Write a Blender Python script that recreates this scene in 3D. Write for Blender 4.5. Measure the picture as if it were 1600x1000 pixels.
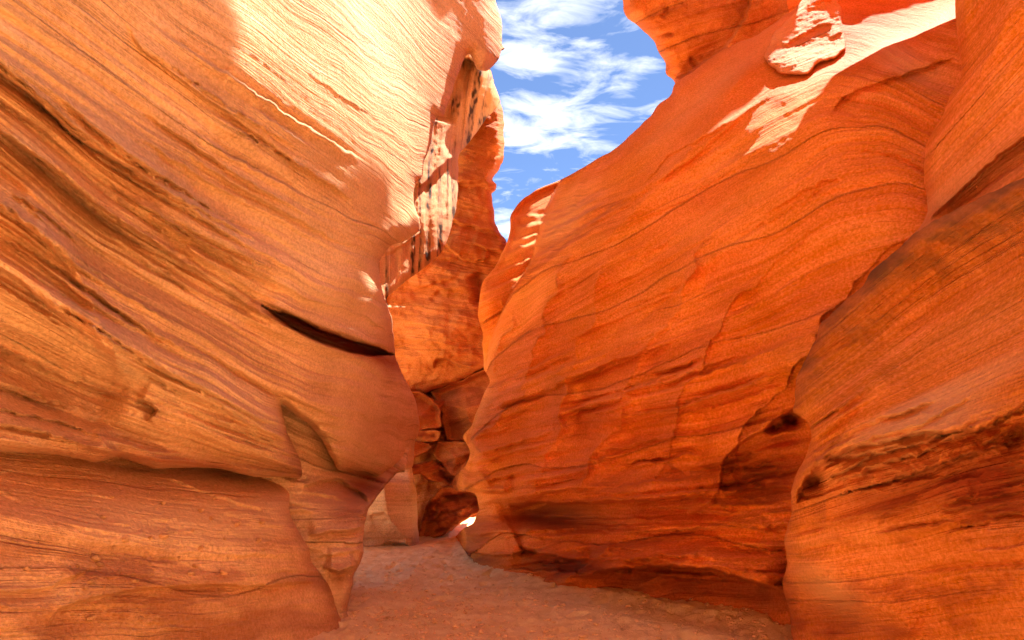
import bpy, math, random
import numpy as np
from mathutils import Vector

for o in list(bpy.data.objects):
    bpy.data.objects.remove(o)
scene = bpy.context.scene
C = scene.collection
random.seed(4)
R = math.radians

# ------------------------------------------------------------------ camera
F_PX = 1066.67                       # 24 mm on a 36 mm sensor, photo 1600 x 1000
PITCH = math.atan(245.0 / F_PX)      # the horizon runs below the middle of the picture
CAM_H = 1.6
cam_d = bpy.data.cameras.new('camera')
cam_d.lens = 24.0
cam_d.sensor_width = 36.0
cam_d.clip_start = 0.05
cam_d.clip_end = 2000.0
cam = bpy.data.objects.new('camera', cam_d)
C.objects.link(cam)
cam.location = (0, 0, CAM_H)
cam.rotation_euler = (R(90) + PITCH, 0, 0)
scene.camera = cam

# ------------------------------------------------------------------ light
SUN_DIR = Vector((0.27, 0.38, 0.885)).normalized()     # towards the sun: high, ahead and to the right
SUN_EL = math.asin(SUN_DIR.z)
SUN_AZ = math.atan2(SUN_DIR.x, SUN_DIR.y)              # clockwise from +Y
sun_d = bpy.data.lights.new('sun', 'SUN')
sun_d.energy = 3.3
sun_d.angle = R(0.53)
sun_d.color = (1.0, 0.95, 0.88)
sun = bpy.data.objects.new('sun', sun_d)
C.objects.link(sun)
sun.rotation_euler = SUN_DIR.to_track_quat('Z', 'Y').to_euler()
sun.location = (10, 10, 40)

scene.view_settings.view_transform = 'Standard'
scene.view_settings.look = 'None'
scene.view_settings.gamma = 1.0
scene.view_settings.use_curve_mapping = False
scene.view_settings.exposure = 2.6
scene.render.engine = 'CYCLES'
scene.cycles.max_bounces = 5
scene.cycles.diffuse_bounces = 5
scene.cycles.use_adaptive_sampling = True
scene.cycles.adaptive_threshold = 0.025
scene.cycles.glossy_bounces = 2
scene.cycles.use_denoising = True
scene.cycles.caustics_reflective = False

world = bpy.data.worlds.new('World')
scene.world = world
world.use_nodes = True


def build_world():
    nt = world.node_tree
    nt.nodes.clear()
    N, L = nt.nodes.new, nt.links.new
    out = N('ShaderNodeOutputWorld')
    bg = N('ShaderNodeBackground')
    bg.inputs['Strength'].default_value = 0.05
    sky = N('ShaderNodeTexSky')
    sky.sky_type = 'NISHITA'
    sky.sun_disc = False
    sky.sun_elevation = SUN_EL
    sky.sun_rotation = SUN_AZ
    sky.altitude = 2500
    sky.air_density = 0.65
    sky.dust_density = 0.4
    sky.ozone_density = 4.0
    tc = N('ShaderNodeTexCoord')
    # clouds on a flat layer overhead: direction / height
    sep = N('ShaderNodeSeparateXYZ')
    L(tc.outputs['Generated'], sep.inputs[0])
    zz = N('ShaderNodeMath'); zz.operation = 'MAXIMUM'; zz.inputs[1].default_value = 0.03
    L(sep.outputs['Z'], zz.inputs[0])
    dx = N('ShaderNodeMath'); dx.operation = 'DIVIDE'
    dy = N('ShaderNodeMath'); dy.operation = 'DIVIDE'
    L(sep.outputs['X'], dx.inputs[0]); L(zz.outputs[0], dx.inputs[1])
    L(sep.outputs['Y'], dy.inputs[0]); L(zz.outputs[0], dy.inputs[1])
    cmb = N('ShaderNodeCombineXYZ')
    L(dx.outputs[0], cmb.inputs[0]); L(dy.outputs[0], cmb.inputs[1])
    n1 = N('ShaderNodeTexNoise')
    n1.inputs['Scale'].default_value = 7.0
    n1.inputs['Detail'].default_value = 9
    n1.inputs['Roughness'].default_value = 0.58
    n1.inputs['Distortion'].default_value = 0.6
    mp = N('ShaderNodeMapping')
    mp.inputs['Location'].default_value = CLOUD_OFF
    mp.inputs['Scale'].default_value = (0.8, 1.3, 1.0)
    L(cmb.outputs[0], mp.inputs[0]); L(mp.outputs[0], n1.inputs['Vector'])
    dens = n1.outputs['Fac']
    # a few cloud banks where they drift over the canyon
    for (cx, cy, r, a) in CLOUDS:
        sub = N('ShaderNodeVectorMath'); sub.operation = 'SUBTRACT'
        sub.inputs[1].default_value = (cx, cy, 0)
        L(cmb.outputs[0], sub.inputs[0])
        ln = N('ShaderNodeVectorMath'); ln.operation = 'LENGTH'
        L(sub.outputs[0], ln.inputs[0])
        mr = N('ShaderNodeMapRange'); mr.interpolation_type = 'SMOOTHSTEP'
        mr.inputs['From Min'].default_value = 0.0
        mr.inputs['From Max'].default_value = r
        mr.inputs['To Min'].default_value = a
        mr.inputs['To Max'].default_value = 0.0
        L(ln.outputs['Value'], mr.inputs['Value'])
        ad = N('ShaderNodeMath'); ad.operation = 'ADD'
        L(dens, ad.inputs[0]); L(mr.outputs[0], ad.inputs[1])
        dens = ad.outputs[0]
    ramp = N('ShaderNodeValToRGB')
    ramp.color_ramp.elements[0].position = 0.53
    ramp.color_ramp.elements[0].color = (0, 0, 0, 1)
    ramp.color_ramp.elements[1].position = 0.84
    ramp.color_ramp.elements[1].color = (1, 1, 1, 1)
    L(dens, ramp.inputs[0])
    # clouds fade out towards the horizon
    hz = N('ShaderNodeMapRange')
    hz.inputs['From Min'].default_value = 0.08
    hz.inputs['From Max'].default_value = 0.25
    L(sep.outputs['Z'], hz.inputs['Value'])
    mul = N('ShaderNodeMath'); mul.operation = 'MULTIPLY'
    L(ramp.outputs['Color'], mul.inputs[0]); L(hz.outputs[0], mul.inputs[1])
    mix = N('ShaderNodeMix'); mix.data_type = 'RGBA'
    mix.inputs['B'].default_value = CLOUD_COL
    L(sky.outputs[0], mix.inputs['A'])
    L(mul.outputs[0], mix.inputs['Factor'])
    L(mix.outputs['Result'], bg.inputs['Color'])
    L(bg.outputs[0], out.inputs['Surface'])


CLOUD_OFF = (3.1, 1.7, 0.0)
CLOUD_COL = (5.4, 5.5, 5.6, 1)
CLOUDS = [(0.12, 1.80, 0.26, 0.24), (0.03, 1.50, 0.13, 0.22), (0.30, 1.56, 0.15, 0.22), (0.10, 1.30, 0.20, 0.24), (0.05, 1.92, 0.16, 0.10), (-0.03, 2.65, 0.2, 0.25)]
build_world()

# ------------------------------------------------------------------ numeric helpers
rng = np.random.default_rng(11)
PERM = rng.permutation(256)
PERM = np.concatenate([PERM, PERM, PERM])
ANG = np.linspace(0, 2 * np.pi, 32, endpoint=False)
GX, GY = np.cos(ANG), np.sin(ANG)
G3 = rng.normal(size=(64, 3)); G3 /= np.linalg.norm(G3, axis=1)[:, None]


def fade(t):
    return t * t * t * (t * (t * 6 - 15) + 10)


def pn2(x, y, seed=0):
    x = np.asarray(x, float); y = np.asarray(y, float)
    x, y = np.broadcast_arrays(x, y)
    xi = np.floor(x).astype(np.int64); yi = np.floor(y).astype(np.int64)
    xf = x - xi; yf = y - yi
    u = fade(xf); v = fade(yf)

    def g(ix, iy, fx, fy):
        h = PERM[(PERM[(ix + seed * 37) & 255] + iy) & 255] & 31
        return GX[h] * fx + GY[h] * fy
    a = g(xi, yi, xf, yf); b = g(xi + 1, yi, xf - 1, yf)
    c = g(xi, yi + 1, xf, yf - 1); d = g(xi + 1, yi + 1, xf - 1, yf - 1)
    return ((a + (b - a) * u) * (1 - v) + (c + (d - c) * u) * v) * 1.4


def fbm2(x, y, o=4, seed=0, gain=0.5, lac=2.03):
    s = 0; a = 1.0
    for i in range(o):
        s = s + a * pn2(x, y, seed + i)
        x = np.asarray(x) * lac; y = np.asarray(y) * lac; a *= gain
    return s


def pn3(p, seed=0):
    pi = np.floor(p).astype(np.int64); f = p - pi
    u = fade(f)
    out = 0
    for dx in (0, 1):
        for dy in (0, 1):
            for dz in (0, 1):
                h = PERM[(PERM[(PERM[(pi[..., 0] + dx + seed * 53) & 255] + pi[..., 1] + dy) & 255] + pi[..., 2] + dz) & 255] & 63
                g = G3[h]
                dot = g[..., 0] * (f[..., 0] - dx) + g[..., 1] * (f[..., 1] - dy) + g[..., 2] * (f[..., 2] - dz)
                w = (u[..., 0] if dx else 1 - u[..., 0]) * (u[..., 1] if dy else 1 - u[..., 1]) * (u[..., 2] if dz else 1 - u[..., 2])
                out = out + dot * w
    return out * 1.3


def fbm3(p, o=4, seed=0, gain=0.5):
    s = 0; a = 1.0
    for i in range(o):
        s = s + a * pn3(p, seed + i)
        p = p * 2.03; a *= gain
    return s


def sstep(a, b, x):
    t = np.clip((x - a) / (b - a), 0, 1)
    return t * t * (3 - 2 * t)


def table(pts, sm=0.3):
    """a smooth function through (x, value) points"""
    xs = np.array([p[0] for p in pts], float); ys = np.array([p[1] for p in pts], float)
    g = np.linspace(xs[0] - 3 * sm, xs[-1] + 3 * sm, 1200)
    v = np.interp(g, xs, ys)
    st = (g[1] - g[0]); k = np.arange(-int(3 * sm / st) - 1, int(3 * sm / st) + 2) * st
    w = np.exp(-(k / sm) ** 2 * 0.5 * 4); w /= w.sum()
    vp = np.pad(v, len(k) // 2, mode='edge')
    v2 = np.convolve(vp, w, 'valid')
    return lambda x: np.interp(x, g, v2)


CP, SP = math.cos(PITCH), math.sin(PITCH)


def ray(px, py):
    """photo pixel -> slope of the sight line per metre of world Y"""
    cx = (np.asarray(px, float) - 800) / F_PX; cy = (500 - np.asarray(py, float)) / F_PX
    yy = CP - cy * SP
    return cx / yy, (SP + cy * CP) / yy


def at(px, py, Y):
    dx, dz = ray(px, py)
    return np.stack([dx * Y, np.asarray(Y) + 0 * dx, CAM_H + dz * Y], -1)


def ground_at(px, py):
    dx, dz = ray(px, py)
    Y = -CAM_H / dz
    return np.array([dx * Y, Y])


def solve_wall(XF, side, px, py, y0=1.2, y1=24.0):
    """distance at which each sight line meets the wall x = XF(y, z); side -1 wall on the left, +1 on the right"""
    dx, dz = ray(px, py)
    lo = np.full(dx.shape, y0); hi = np.full(dx.shape, y1)
    found = np.zeros(dx.shape, bool)
    prev = np.full(dx.shape, y0)
    for Y in np.geomspace(y0, y1, 90)[1:]:
        g = (dx * Y - XF(Y + 0 * dx, CAM_H + dz * Y)) * side
        new = (g >= 0) & ~found
        lo = np.where(new, prev, lo); hi = np.where(new, Y, hi)
        found |= new
        prev = np.where(found, prev, Y)
    for _ in range(18):
        m = 0.5 * (lo + hi)
        g = (dx * m - XF(m, CAM_H + dz * m)) * side
        hi = np.where(g >= 0, m, hi); lo = np.where(g >= 0, lo, m)
    return np.where(found, 0.5 * (lo + hi), y1)


def rbf_depth(pts):
    P = np.array(pts, float)
    c = P[:, :2] / 300.0; v = 1.0 / P[:, 2]
    n = len(P)

    def phi(r2):
        return 0.5 * r2 * np.log(r2 + 1e-9)
    d2 = ((c[:, None] - c[None]) ** 2).sum(-1)
    A = np.zeros((n + 3, n + 3)); A[:n, :n] = phi(d2) + 0.01 * np.eye(n)
    A[:n, n] = 1; A[:n, n + 1:] = c; A[n, :n] = 1; A[n + 1:, :n] = c.T
    sol = np.linalg.solve(A, np.concatenate([v, np.zeros(3)]))

    def f(px, py):
        qx = px / 300.0; qy = py / 300.0
        s = sol[n] + sol[n + 1] * qx + sol[n + 2] * qy
        for i in range(n):
            s = s + sol[i] * phi((qx - c[i, 0]) ** 2 + (qy - c[i, 1]) ** 2)
        return 1.0 / np.clip(s, 1 / 40.0, 1 / 1.5)
    return f


def smooth_line(pts, step=6.0, cr=True):
    P = np.array(pts, float)
    if len(P) < 3 or not cr:
        out = [P[0]]
        for a, b in zip(P[:-1], P[1:]):
            k = max(1, int(np.hypot(*(b - a)) / step))
            for i in range(1, k + 1):
                out.append(a + (b - a) * i / k)
        return np.array(out)
    Q = np.vstack([2 * P[0] - P[1], P, 2 * P[-1] - P[-2]])
    out = [P[0]]
    for i in range(1, len(Q) - 2):
        p0, p1, p2, p3 = Q[i - 1], Q[i], Q[i + 1], Q[i + 2]
        k = max(1, int(np.hypot(*(p2 - p1)) / step))
        for j in range(1, k + 1):
            t = j / k
            m1 = 0.4 * (p2 - p0); m2 = 0.4 * (p3 - p1)
            h = np.hypot(*(p2 - p1)); 
            for m in (m1, m2):
                q = np.hypot(*m)
                if q > h: m *= h / q
            out.append((2 * t**3 - 3 * t**2 + 1) * p1 + (t**3 - 2 * t**2 + t) * m1 + (-2 * t**3 + 3 * t**2) * p2 + (t**3 - t**2) * m2)
    return np.array(out)


def seg_dist(px, py, a, b):
    d = b - a; l2 = float(d @ d) + 1e-9
    t = np.clip(((px - a[0]) * d[0] + (py - a[1]) * d[1]) / l2, 0, 1)
    qx = a[0] + t * d[0]; qy = a[1] + t * d[1]
    return np.hypot(px - qx, py - qy), t, (d[0] * (py - a[1]) - d[1] * (px - a[0])), qx, qy


def line_field(px, py, line):
    """distance, side (+ = below when the line runs left to right) and position 0..1 along a polyline"""
    best = np.full(px.shape, 1e9); sgn = np.zeros(px.shape); pos = np.zeros(px.shape)
    L = np.concatenate([[0], np.cumsum(np.hypot(*np.diff(line, axis=0).T))])
    for i in range(len(line) - 1):
        d, t, s, _, _ = seg_dist(px, py, line[i], line[i + 1])
        m = d < best
        best = np.where(m, d, best); sgn = np.where(m, np.sign(s), sgn)
        pos = np.where(m, (L[i] + t * (L[i + 1] - L[i])) / L[-1], pos)
    return best, sgn, pos


# --- sculpting strokes: each returns how far (m) the rock comes towards the viewer
def taper(pos, e=0.18):
    return sstep(0, e, pos) * sstep(0, e, 1 - pos)


def stroke(px, py, kind, pts, amp, w1, w2=None, wig=2.5, seed=0, tp=0.18):
    line = smooth_line(pts, 14)
    w2 = w1 if w2 is None else w2
    wm = max(w1, w2) * 3.2 + 10
    x0, y0 = line.min(0) - wm; x1, y1 = line.max(0) + wm
    m = (px > x0) & (px < x1) & (py > y0) & (py < y1)
    out = np.zeros(px.shape)
    if not m.any():
        return out
    qx, qy = px[m], py[m]
    wx = wig * fbm2(qx / 23, qy / 23, 3, seed + 60); wy = wig * fbm2(qx / 23, qy / 23, 3, seed + 70)
    d, s, pos = line_field(qx + wx, qy + wy, line)
    if kind == 'crest':       # soft ridge, w1 above the line, w2 below
        w = np.where(s < 0, w1, w2)
        v = amp * np.exp(-(d / w) ** 1.6)
    elif kind == 'sharp':     # knife-edged ridge
        w = np.where(s < 0, w1, w2)
        v = amp * np.exp(-d / w)
    elif kind == 'ledge':     # the upper side stands proud and ends in a lip, w1 = run-out upwards
        v = np.where(s < 0, amp * np.exp(-(d / w1) ** 1.3), 0) * 1.0
        v = v * np.where(s < 0, sstep(-0.5, 2.2, d), 0)
        if w2 != w1:
            v = v - np.where(s >= 0, 0.6 * amp * np.exp(-(d / w2) ** 1.5) * sstep(-0.5, 2.2, d), 0)
    elif kind == 'shelf':     # the lower side stands proud
        v = np.where(s > 0, amp * np.exp(-(d / w1) ** 1.3) * sstep(-0.5, 2.2, d), 0)
        if w2 != w1:
            v = v - np.where(s <= 0, 0.6 * amp * np.exp(-(d / w2) ** 1.5) * sstep(-0.5, 2.2, d), 0)
    elif kind == 'slot':      # flat-floored cut of half width w1
        v = -amp * (1 - sstep(w1 - 1.5, w1 + 1.5, d / np.maximum(taper(pos, 0.25), 0.05)))
        out[m] = v
        return out
    else:                     # groove
        v = -amp * np.exp(-(d / w1) ** 2)
    out[m] = v * taper(pos, tp)
    return out


def dab(px, py, cx, cy, rx, ry, ang, amp, p=2.0):
    a = R(ang); x = px - cx; y = py - cy
    u = (x * math.cos(a) + y * math.sin(a)) / rx; v = (-x * math.sin(a) + y * math.cos(a)) / ry
    return amp * np.exp(-np.power(u * u + v * v, p / 2))


def bed_field(xs, ys, guides):
    """bedding height (m) from hand-laid bedding lines y(x), or x(y) when marked 'x'"""
    if guides[0] == 'x':
        return bed_field(ys, xs, guides[1]).T
    vals = np.array([g[0] for g in guides], float)
    Yk = []
    for _, pts in guides:
        P = np.array(pts, float)
        f = np.interp(xs, P[:, 0], P[:, 1])
        sl = (P[1, 1] - P[0, 1]) / (P[1, 0] - P[0, 0]); f = np.where(xs < P[0, 0], P[0, 1] + sl * (xs - P[0, 0]), f)
        sr = (P[-1, 1] - P[-2, 1]) / (P[-1, 0] - P[-2, 0]); f = np.where(xs > P[-1, 0], P[-1, 1] + sr * (xs - P[-1, 0]), f)
        Yk.append(f)
    Yk = np.array(Yk)
    # soften the corners of the lines
    k = np.exp(-(np.arange(-20, 21) / 9.0) ** 2); k /= k.sum()
    if len(xs) > 60:
        Yk = np.array([np.convolve(np.pad(r, 20, mode='reflect', reflect_type='odd'), k, 'valid') for r in Yk])
    out = np.zeros((len(ys), len(xs)))
    for i in range(len(xs)):
        yk = np.maximum.accumulate(Yk[:, i] + np.arange(len(vals)) * 1e-3)
        b = np.interp(ys, yk, vals)
        g0 = (vals[1] - vals[0]) / max(yk[1] - yk[0], 20); g1 = (vals[-1] - vals[-2]) / max(yk[-1] - yk[-2], 20)
        b = np.where(ys < yk[0], vals[0] + (ys - yk[0]) * g0, b)
        b = np.where(ys > yk[-1], vals[-1] + (ys - yk[-1]) * g1, b)
        out[:, i] = b
    return out


def guide_y(guides, x, val):
    vals = np.array([g[0] for g in guides], float); yk = []
    for _, pts in guides:
        P = np.array(pts, float); f = np.interp(x, P[:, 0], P[:, 1])
        sl = (P[1, 1] - P[0, 1]) / (P[1, 0] - P[0, 0]); sr = (P[-1, 1] - P[-2, 1]) / (P[-1, 0] - P[-2, 0])
        f = np.where(x < P[0, 0], P[0, 1] + sl * (x - P[0, 0]), f); f = np.where(x > P[-1, 0], P[-1, 1] + sr * (x - P[-1, 0]), f)
        yk.append(f)
    yk = np.array(yk)
    return np.array([np.interp(val, vals, yk[:, i]) for i in range(len(x))])


def bed_lips(X, Y, guides, box, n, amp, wid, lenr, seed, tilt=0.06, kinds=('ledge', 'shelf')):
    """many broken lips that follow the bedding, no two alike"""
    r = np.random.default_rng(seed); d = np.zeros(X.shape)
    v0, v1 = guides[0][0], guides[-1][0]
    done = 0; tries = 0
    while done < n and tries < n * 20:
        tries += 1
        x0 = r.uniform(box[0], box[2]); val = r.uniform(v0, v1); L = r.uniform(*lenr)
        xs = np.linspace(x0 - L / 2, x0 + L / 2, 6)
        ys = guide_y(guides, xs, val)
        if not (box[1] < ys.mean() < box[3]):
            continue
        ys = ys + (xs - x0) * r.normal(0, tilt) + r.normal(0, 1.5, 6)
        a = r.uniform(*amp); w = r.uniform(*wid)
        k = kinds[0] if r.random() < 0.65 else kinds[1]
        d += stroke(X, Y, k, np.stack([xs, ys], -1), a, w, w * 0.7, wig=3.0, seed=int(r.integers(0, 40)), tp=0.35)
        done += 1
    return d


STEP = 2.0
TRIS = 0


def axis(a, b, fa, fb, step):
    """sample positions from a to b: fine between fa and fb, coarser outside"""
    fa = max(a, fa); fb = min(b, fb)
    mid = np.arange(fa, fb + step, step)
    left = []; x = fa; s = step
    while x > a:
        s = min(s * 1.15, 24); x -= s; left.append(x)
    right = []; x = mid[-1]; s = step
    while x < b:
        s = min(s * 1.15, 24); x += s; right.append(x)
    return np.concatenate([np.array(left[::-1]), mid, np.array(right)])


def mass(name, poly, depth, guides, along, sculpt=None, strata=None, mat=None, parent=None, w=26, Rr=0.5, T=2.5,
         ext=None, rough=1.2, step=None, stain_shades=None, grain=0.010, seed=0, warp=0.05):
    """one rock body: its visible skin, its rounded edges and its hidden sides, as one closed-off mesh.
    poly: outline, (px, py, kind of the edge that follows); depth: function(px, py) -> metres"""
    global TRIS
    step = step or STEP
    ext = ext or {}
    # outline with natural raggedness
    pts = []; kinds = []
    n = len(poly)
    i = 0
    start = next((k for k in range(n) if poly[k][2] != poly[k - 1][2]), 0)
    order = [poly[(start + k) % n] for k in range(n)] + [poly[start]]
    k = 0
    while k < n:
        kind = order[k][2]; run = [order[k][:2]]
        while k < n and order[k][2] == kind:
            run.append(order[k + 1][:2]); k += 1
        ln = smooth_line(run, 4.0 if kind == 's' else 16.0, kind == 's')
        if kind == 's' and rough > 0:
            t = np.gradient(ln, axis=0); t /= np.hypot(*t.T)[:, None] + 1e-9
            s = np.cumsum(np.hypot(*np.gradient(ln, axis=0).T))
            nz = rough * (fbm2(s / 22.0, s * 0 + seed * 3.3, 3, seed + 5)) * np.minimum(1, np.minimum(s - s[0], s[-1] - s) / 20)
            ln = ln + np.stack([-t[:, 1], t[:, 0]], -1) * nz[:, None]
        pts.extend(ln[:-1]); kinds.extend([kind] * (len(ln) - 1))
    P = np.array(pts); npoly = len(P)
    x0, y0 = P.min(0); x1, y1 = P.max(0)
    xs = axis(x0 - step, x1 + step, -40, 1640, step); ys = axis(y0 - step, y1 + step, -40, 1040, step)
    GXp, GYp = np.meshgrid(xs, ys)
    px = GXp.copy(); py = GYp.copy()
    inside = np.zeros(px.shape, bool)
    best = np.full(px.shape, 1e9); bx = px.copy(); by = py.copy(); bi = np.zeros(px.shape, int)
    ds = np.full(px.shape, 1e9)
    for j in range(npoly):
        a = P[j]; b = P[(j + 1) % npoly]
        c = (a[1] > py) != (b[1] > py)
        xi = (b[0] - a[0]) * (py - a[1]) / (b[1] - a[1] + 1e-12) + a[0]
        inside ^= c & (px < xi)
        d, t, s, qx, qy = seg_dist(px, py, a, b)
        m = d < best
        best[m] = d[m]; bx[m] = qx[m]; by[m] = qy[m]; bi[m] = j
        if kinds[j] == 's':
            ds = np.minimum(ds, d)
    nb = np.zeros_like(inside)
    for dy in (-1, 0, 1):
        for dx in (-1, 0, 1):
            nb |= np.roll(np.roll(inside, dy, 0), dx, 1)
    snap = nb & ~inside
    px[snap] = bx[snap]; py[snap] = by[snap]; ds[snap] = np.where(np.array([kk == 's' for kk in kinds])[bi[snap]], 0, ds[snap])
    use = inside | snap
    q = use[:-1, :-1] & use[1:, :-1] & use[:-1, 1:] & use[1:, 1:] & (inside[:-1, :-1] | inside[1:, :-1] | inside[:-1, 1:] | inside[1:, 1:])
    vid = -np.ones(px.shape, int)
    keep = np.zeros(px.shape, bool)
    keep[:-1, :-1] |= q; keep[1:, :-1] |= q; keep[:-1, 1:] |= q; keep[1:, 1:] |= q
    vid[keep] = np.arange(keep.sum())
    bed = bed_field(xs, ys, guides)[keep]
    X = px[keep]; Yp = py[keep]; D = ds[keep]; BI = bi[keep]
    base = depth(X, Yp)
    # foreshortening: how much a push along the sight line counts
    full = np.zeros(px.shape); full[keep] = base
    B3 = at(X, Yp, base)
    al = along[0] * B3[:, 0] + along[1] * B3[:, 1]
    # rounded rim towards each outline edge
    t = np.clip(1 - D / w, 0, 1)
    rim = Rr * (1 - np.sqrt(np.clip(1 - t * t, 0, 1)))
    # bedding sets: packets of layers that lie at different angles
    wb = bed + warp * fbm2(al * 0.7 + 9, bed * 0.9, 3, seed + 20)
    setn = np.floor(wb / 0.9 + 0.35 * pn2(al * 0.35, bed * 0.0 + seed, seed + 31))
    rnd = np.sin(setn * 12.9898 + seed) * 43758.5453; rnd = rnd - np.floor(rnd)
    cb = wb + (rnd - 0.5) * 0.16 * al
    disp = np.zeros(X.shape)
    if strata:
        disp = disp + strata(X, Yp, cb, wb, al, rnd)
    disp = disp + grain * (0.6 * fbm3(B3 * 7.0, 4, seed, 0.6) + 0.8 * np.minimum(0, fbm3(B3 * np.array([2.5, 2.5, 4.0]), 3, seed + 4) + 0.35))
    if sculpt:
        disp = disp + sculpt(X, Yp, B3)
    fadee = sstep(0, 10, D)
    Y = base + rim - disp * (0.35 + 0.65 * fadee)
    V = at(X, Yp, Y)
    st = np.zeros((len(X), 3))
    if stain_shades:
        a_, b_, c_ = stain_shades(X, Yp, cb, wb, al, B3)
        st[:, 0] = a_; st[:, 1] = b_; st[:, 2] = c_
    fy, fx = np.nonzero(q)
    faces = np.stack([vid[fy, fx], vid[fy + 1, fx], vid[fy + 1, fx + 1], vid[fy, fx + 1]], -1)
    # ---- hidden sides: rings carried back from the rim
    e = np.concatenate([faces[:, [0, 1]], faces[:, [1, 2]], faces[:, [2, 3]], faces[:, [3, 0]]])
    es = np.sort(e, 1); key = es[:, 0].astype(np.int64) * len(X) + es[:, 1]
    uq, idx, cnt = np.unique(key, return_index=True, return_counts=True)
    be = e[idx[cnt == 1]]
    kv = np.array(kinds)[BI]
    bv = np.unique(be)
    pos = -np.ones(len(X), int); pos[bv] = np.arange(len(bv))
    area = 0.5 * np.sum(P[:, 0] * np.roll(P[:, 1], -1) - np.roll(P[:, 0], -1) * P[:, 1])
    sg = np.roll(P, -1, 0) - P; sn = np.stack([-sg[:, 1], sg[:, 0]], -1) * np.sign(area); sn /= np.hypot(*sn.T)[:, None] + 1e-9
    for _ in range(3):
        sn = np.roll(sn, 1, 0) + sn + np.roll(sn, -1, 0); sn /= np.hypot(*sn.T)[:, None] + 1e-9
    nin = sn[BI[bv]]
    prof = [(0.03, 0.25), (0.12, 0.6), (0.3, 0.95), (0.6, 1.35), (1.0, 1.9), (1.5, 1.9 + (T / Rr - 1.9) * 0.4), (1.9, max(T / Rr, 2.2))]
    rings = []
    for r, (dl, dd) in enumerate(prof):
        o = V[bv].copy()
        isS = kv[bv] == 's'
        qx = X[bv] + nin[:, 0] * dl * w; qy = Yp[bv] + nin[:, 1] * dl * w
        pS = at(qx, qy, Y[bv] + dd * Rr)
        pS += 0.04 * dd * fbm3(pS * 1.7, 2, seed + 40)[:, None] * np.array([1, 0, 1])
        o[isS] = pS[isS]
        for kk, vec in ext.items():
            mk = kv[bv] == kk
            f = (r + 1) / len(prof)
            if kk == 'b':
                tgt = V[bv].copy(); tgt[:, 1] = vec[1]; tgt[:, 0] += vec[0]
                tgt[:, 2] = CAM_H + (tgt[:, 2] - CAM_H) * vec[2]
                pp = V[bv] + (tgt - V[bv]) * f
                pp[:, 0] += 0.25 * fbm3(pp * 0.5, 3, seed + 41)
                o[mk] = pp[mk]
            else:
                pp = V[bv] + np.array(vec) * f
                o[mk] = pp[mk]
        rings.append(o)
    skip = set(['o'])
    ok = np.array([not (kv[a] in skip and kv[b] in skip) for a, b in be])
    be2 = be[ok]
    allV = [V]; allF = [faces]
    prev = lambda v: v
    nb_ = len(bv); off = len(V)
    pa, pb = be2[:, 0], be2[:, 1]
    for r, o in enumerate(rings):
        na = off + r * nb_ + pos[be2[:, 0]]; nbb = off + r * nb_ + pos[be2[:, 1]]
        allF.append(np.stack([pb, pa, na, nbb], -1))
        pa, pb = na, nbb
        allV.append(o)
    VV = np.concatenate(allV); FF = np.concatenate(allF)
    u = al; v = cb
    nu = np.concatenate([u] + [u[bv]] * len(rings)); nv = np.concatenate([v] + [v[bv] + 0.13 * (r + 1) for r in range(len(rings))])
    ns = np.concatenate([st] + [st[bv]] * len(rings))
    loc = np.array(parent.location) if parent else np.zeros(3)
    ob = mesh_np(name, VV - loc, FF, mat, parent, uv=(nu, nv), stain_shade=ns)
    TRIS += 2 * len(FF)
    return ob


def mesh_np(name, V, F, mat, parent=None, uv=None, stain_shade=None, smooth=True):
    me = bpy.data.meshes.new(name)
    nv, nf = len(V), len(F); k = F.shape[1]
    me.vertices.add(nv); me.vertices.foreach_set('co', np.ascontiguousarray(V, np.float32).ravel())
    me.loops.add(nf * k); me.loops.foreach_set('vertex_index', np.ascontiguousarray(F, np.int32).ravel())
    me.polygons.add(nf); me.polygons.foreach_set('loop_start', np.arange(0, nf * k, k, dtype=np.int32))
    me.polygons.foreach_set('use_smooth', np.full(nf, smooth))
    me.update(calc_edges=True)
    if uv is not None:
        a = me.attributes.new('bedding', 'FLOAT_VECTOR', 'POINT')
        a.data.foreach_set('vector', np.stack([uv[0], uv[1], 0 * uv[0]], -1).astype(np.float32).ravel())
    if stain_shade is not None:
        a = me.attributes.new('stain_shade', 'FLOAT_VECTOR', 'POINT')
        a.data.foreach_set('vector', stain_shade.astype(np.float32).ravel())
    me.validate()
    if mat: me.materials.append(mat)
    ob = bpy.data.objects.new(name, me)
    C.objects.link(ob)
    if parent: ob.parent = parent
    return ob


def thing(name, label, cat, loc=(0, 0, 0), group=None):
    o = bpy.data.objects.new(name, None); C.objects.link(o)
    o.location = loc; o['label'] = label; o['category'] = cat; o['kind'] = 'thing'
    if group: o['group'] = group
    return o


def tag(o, label, cat, group=None):
    o['label'] = label; o['category'] = cat
    if group: o['group'] = group
    return o


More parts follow.
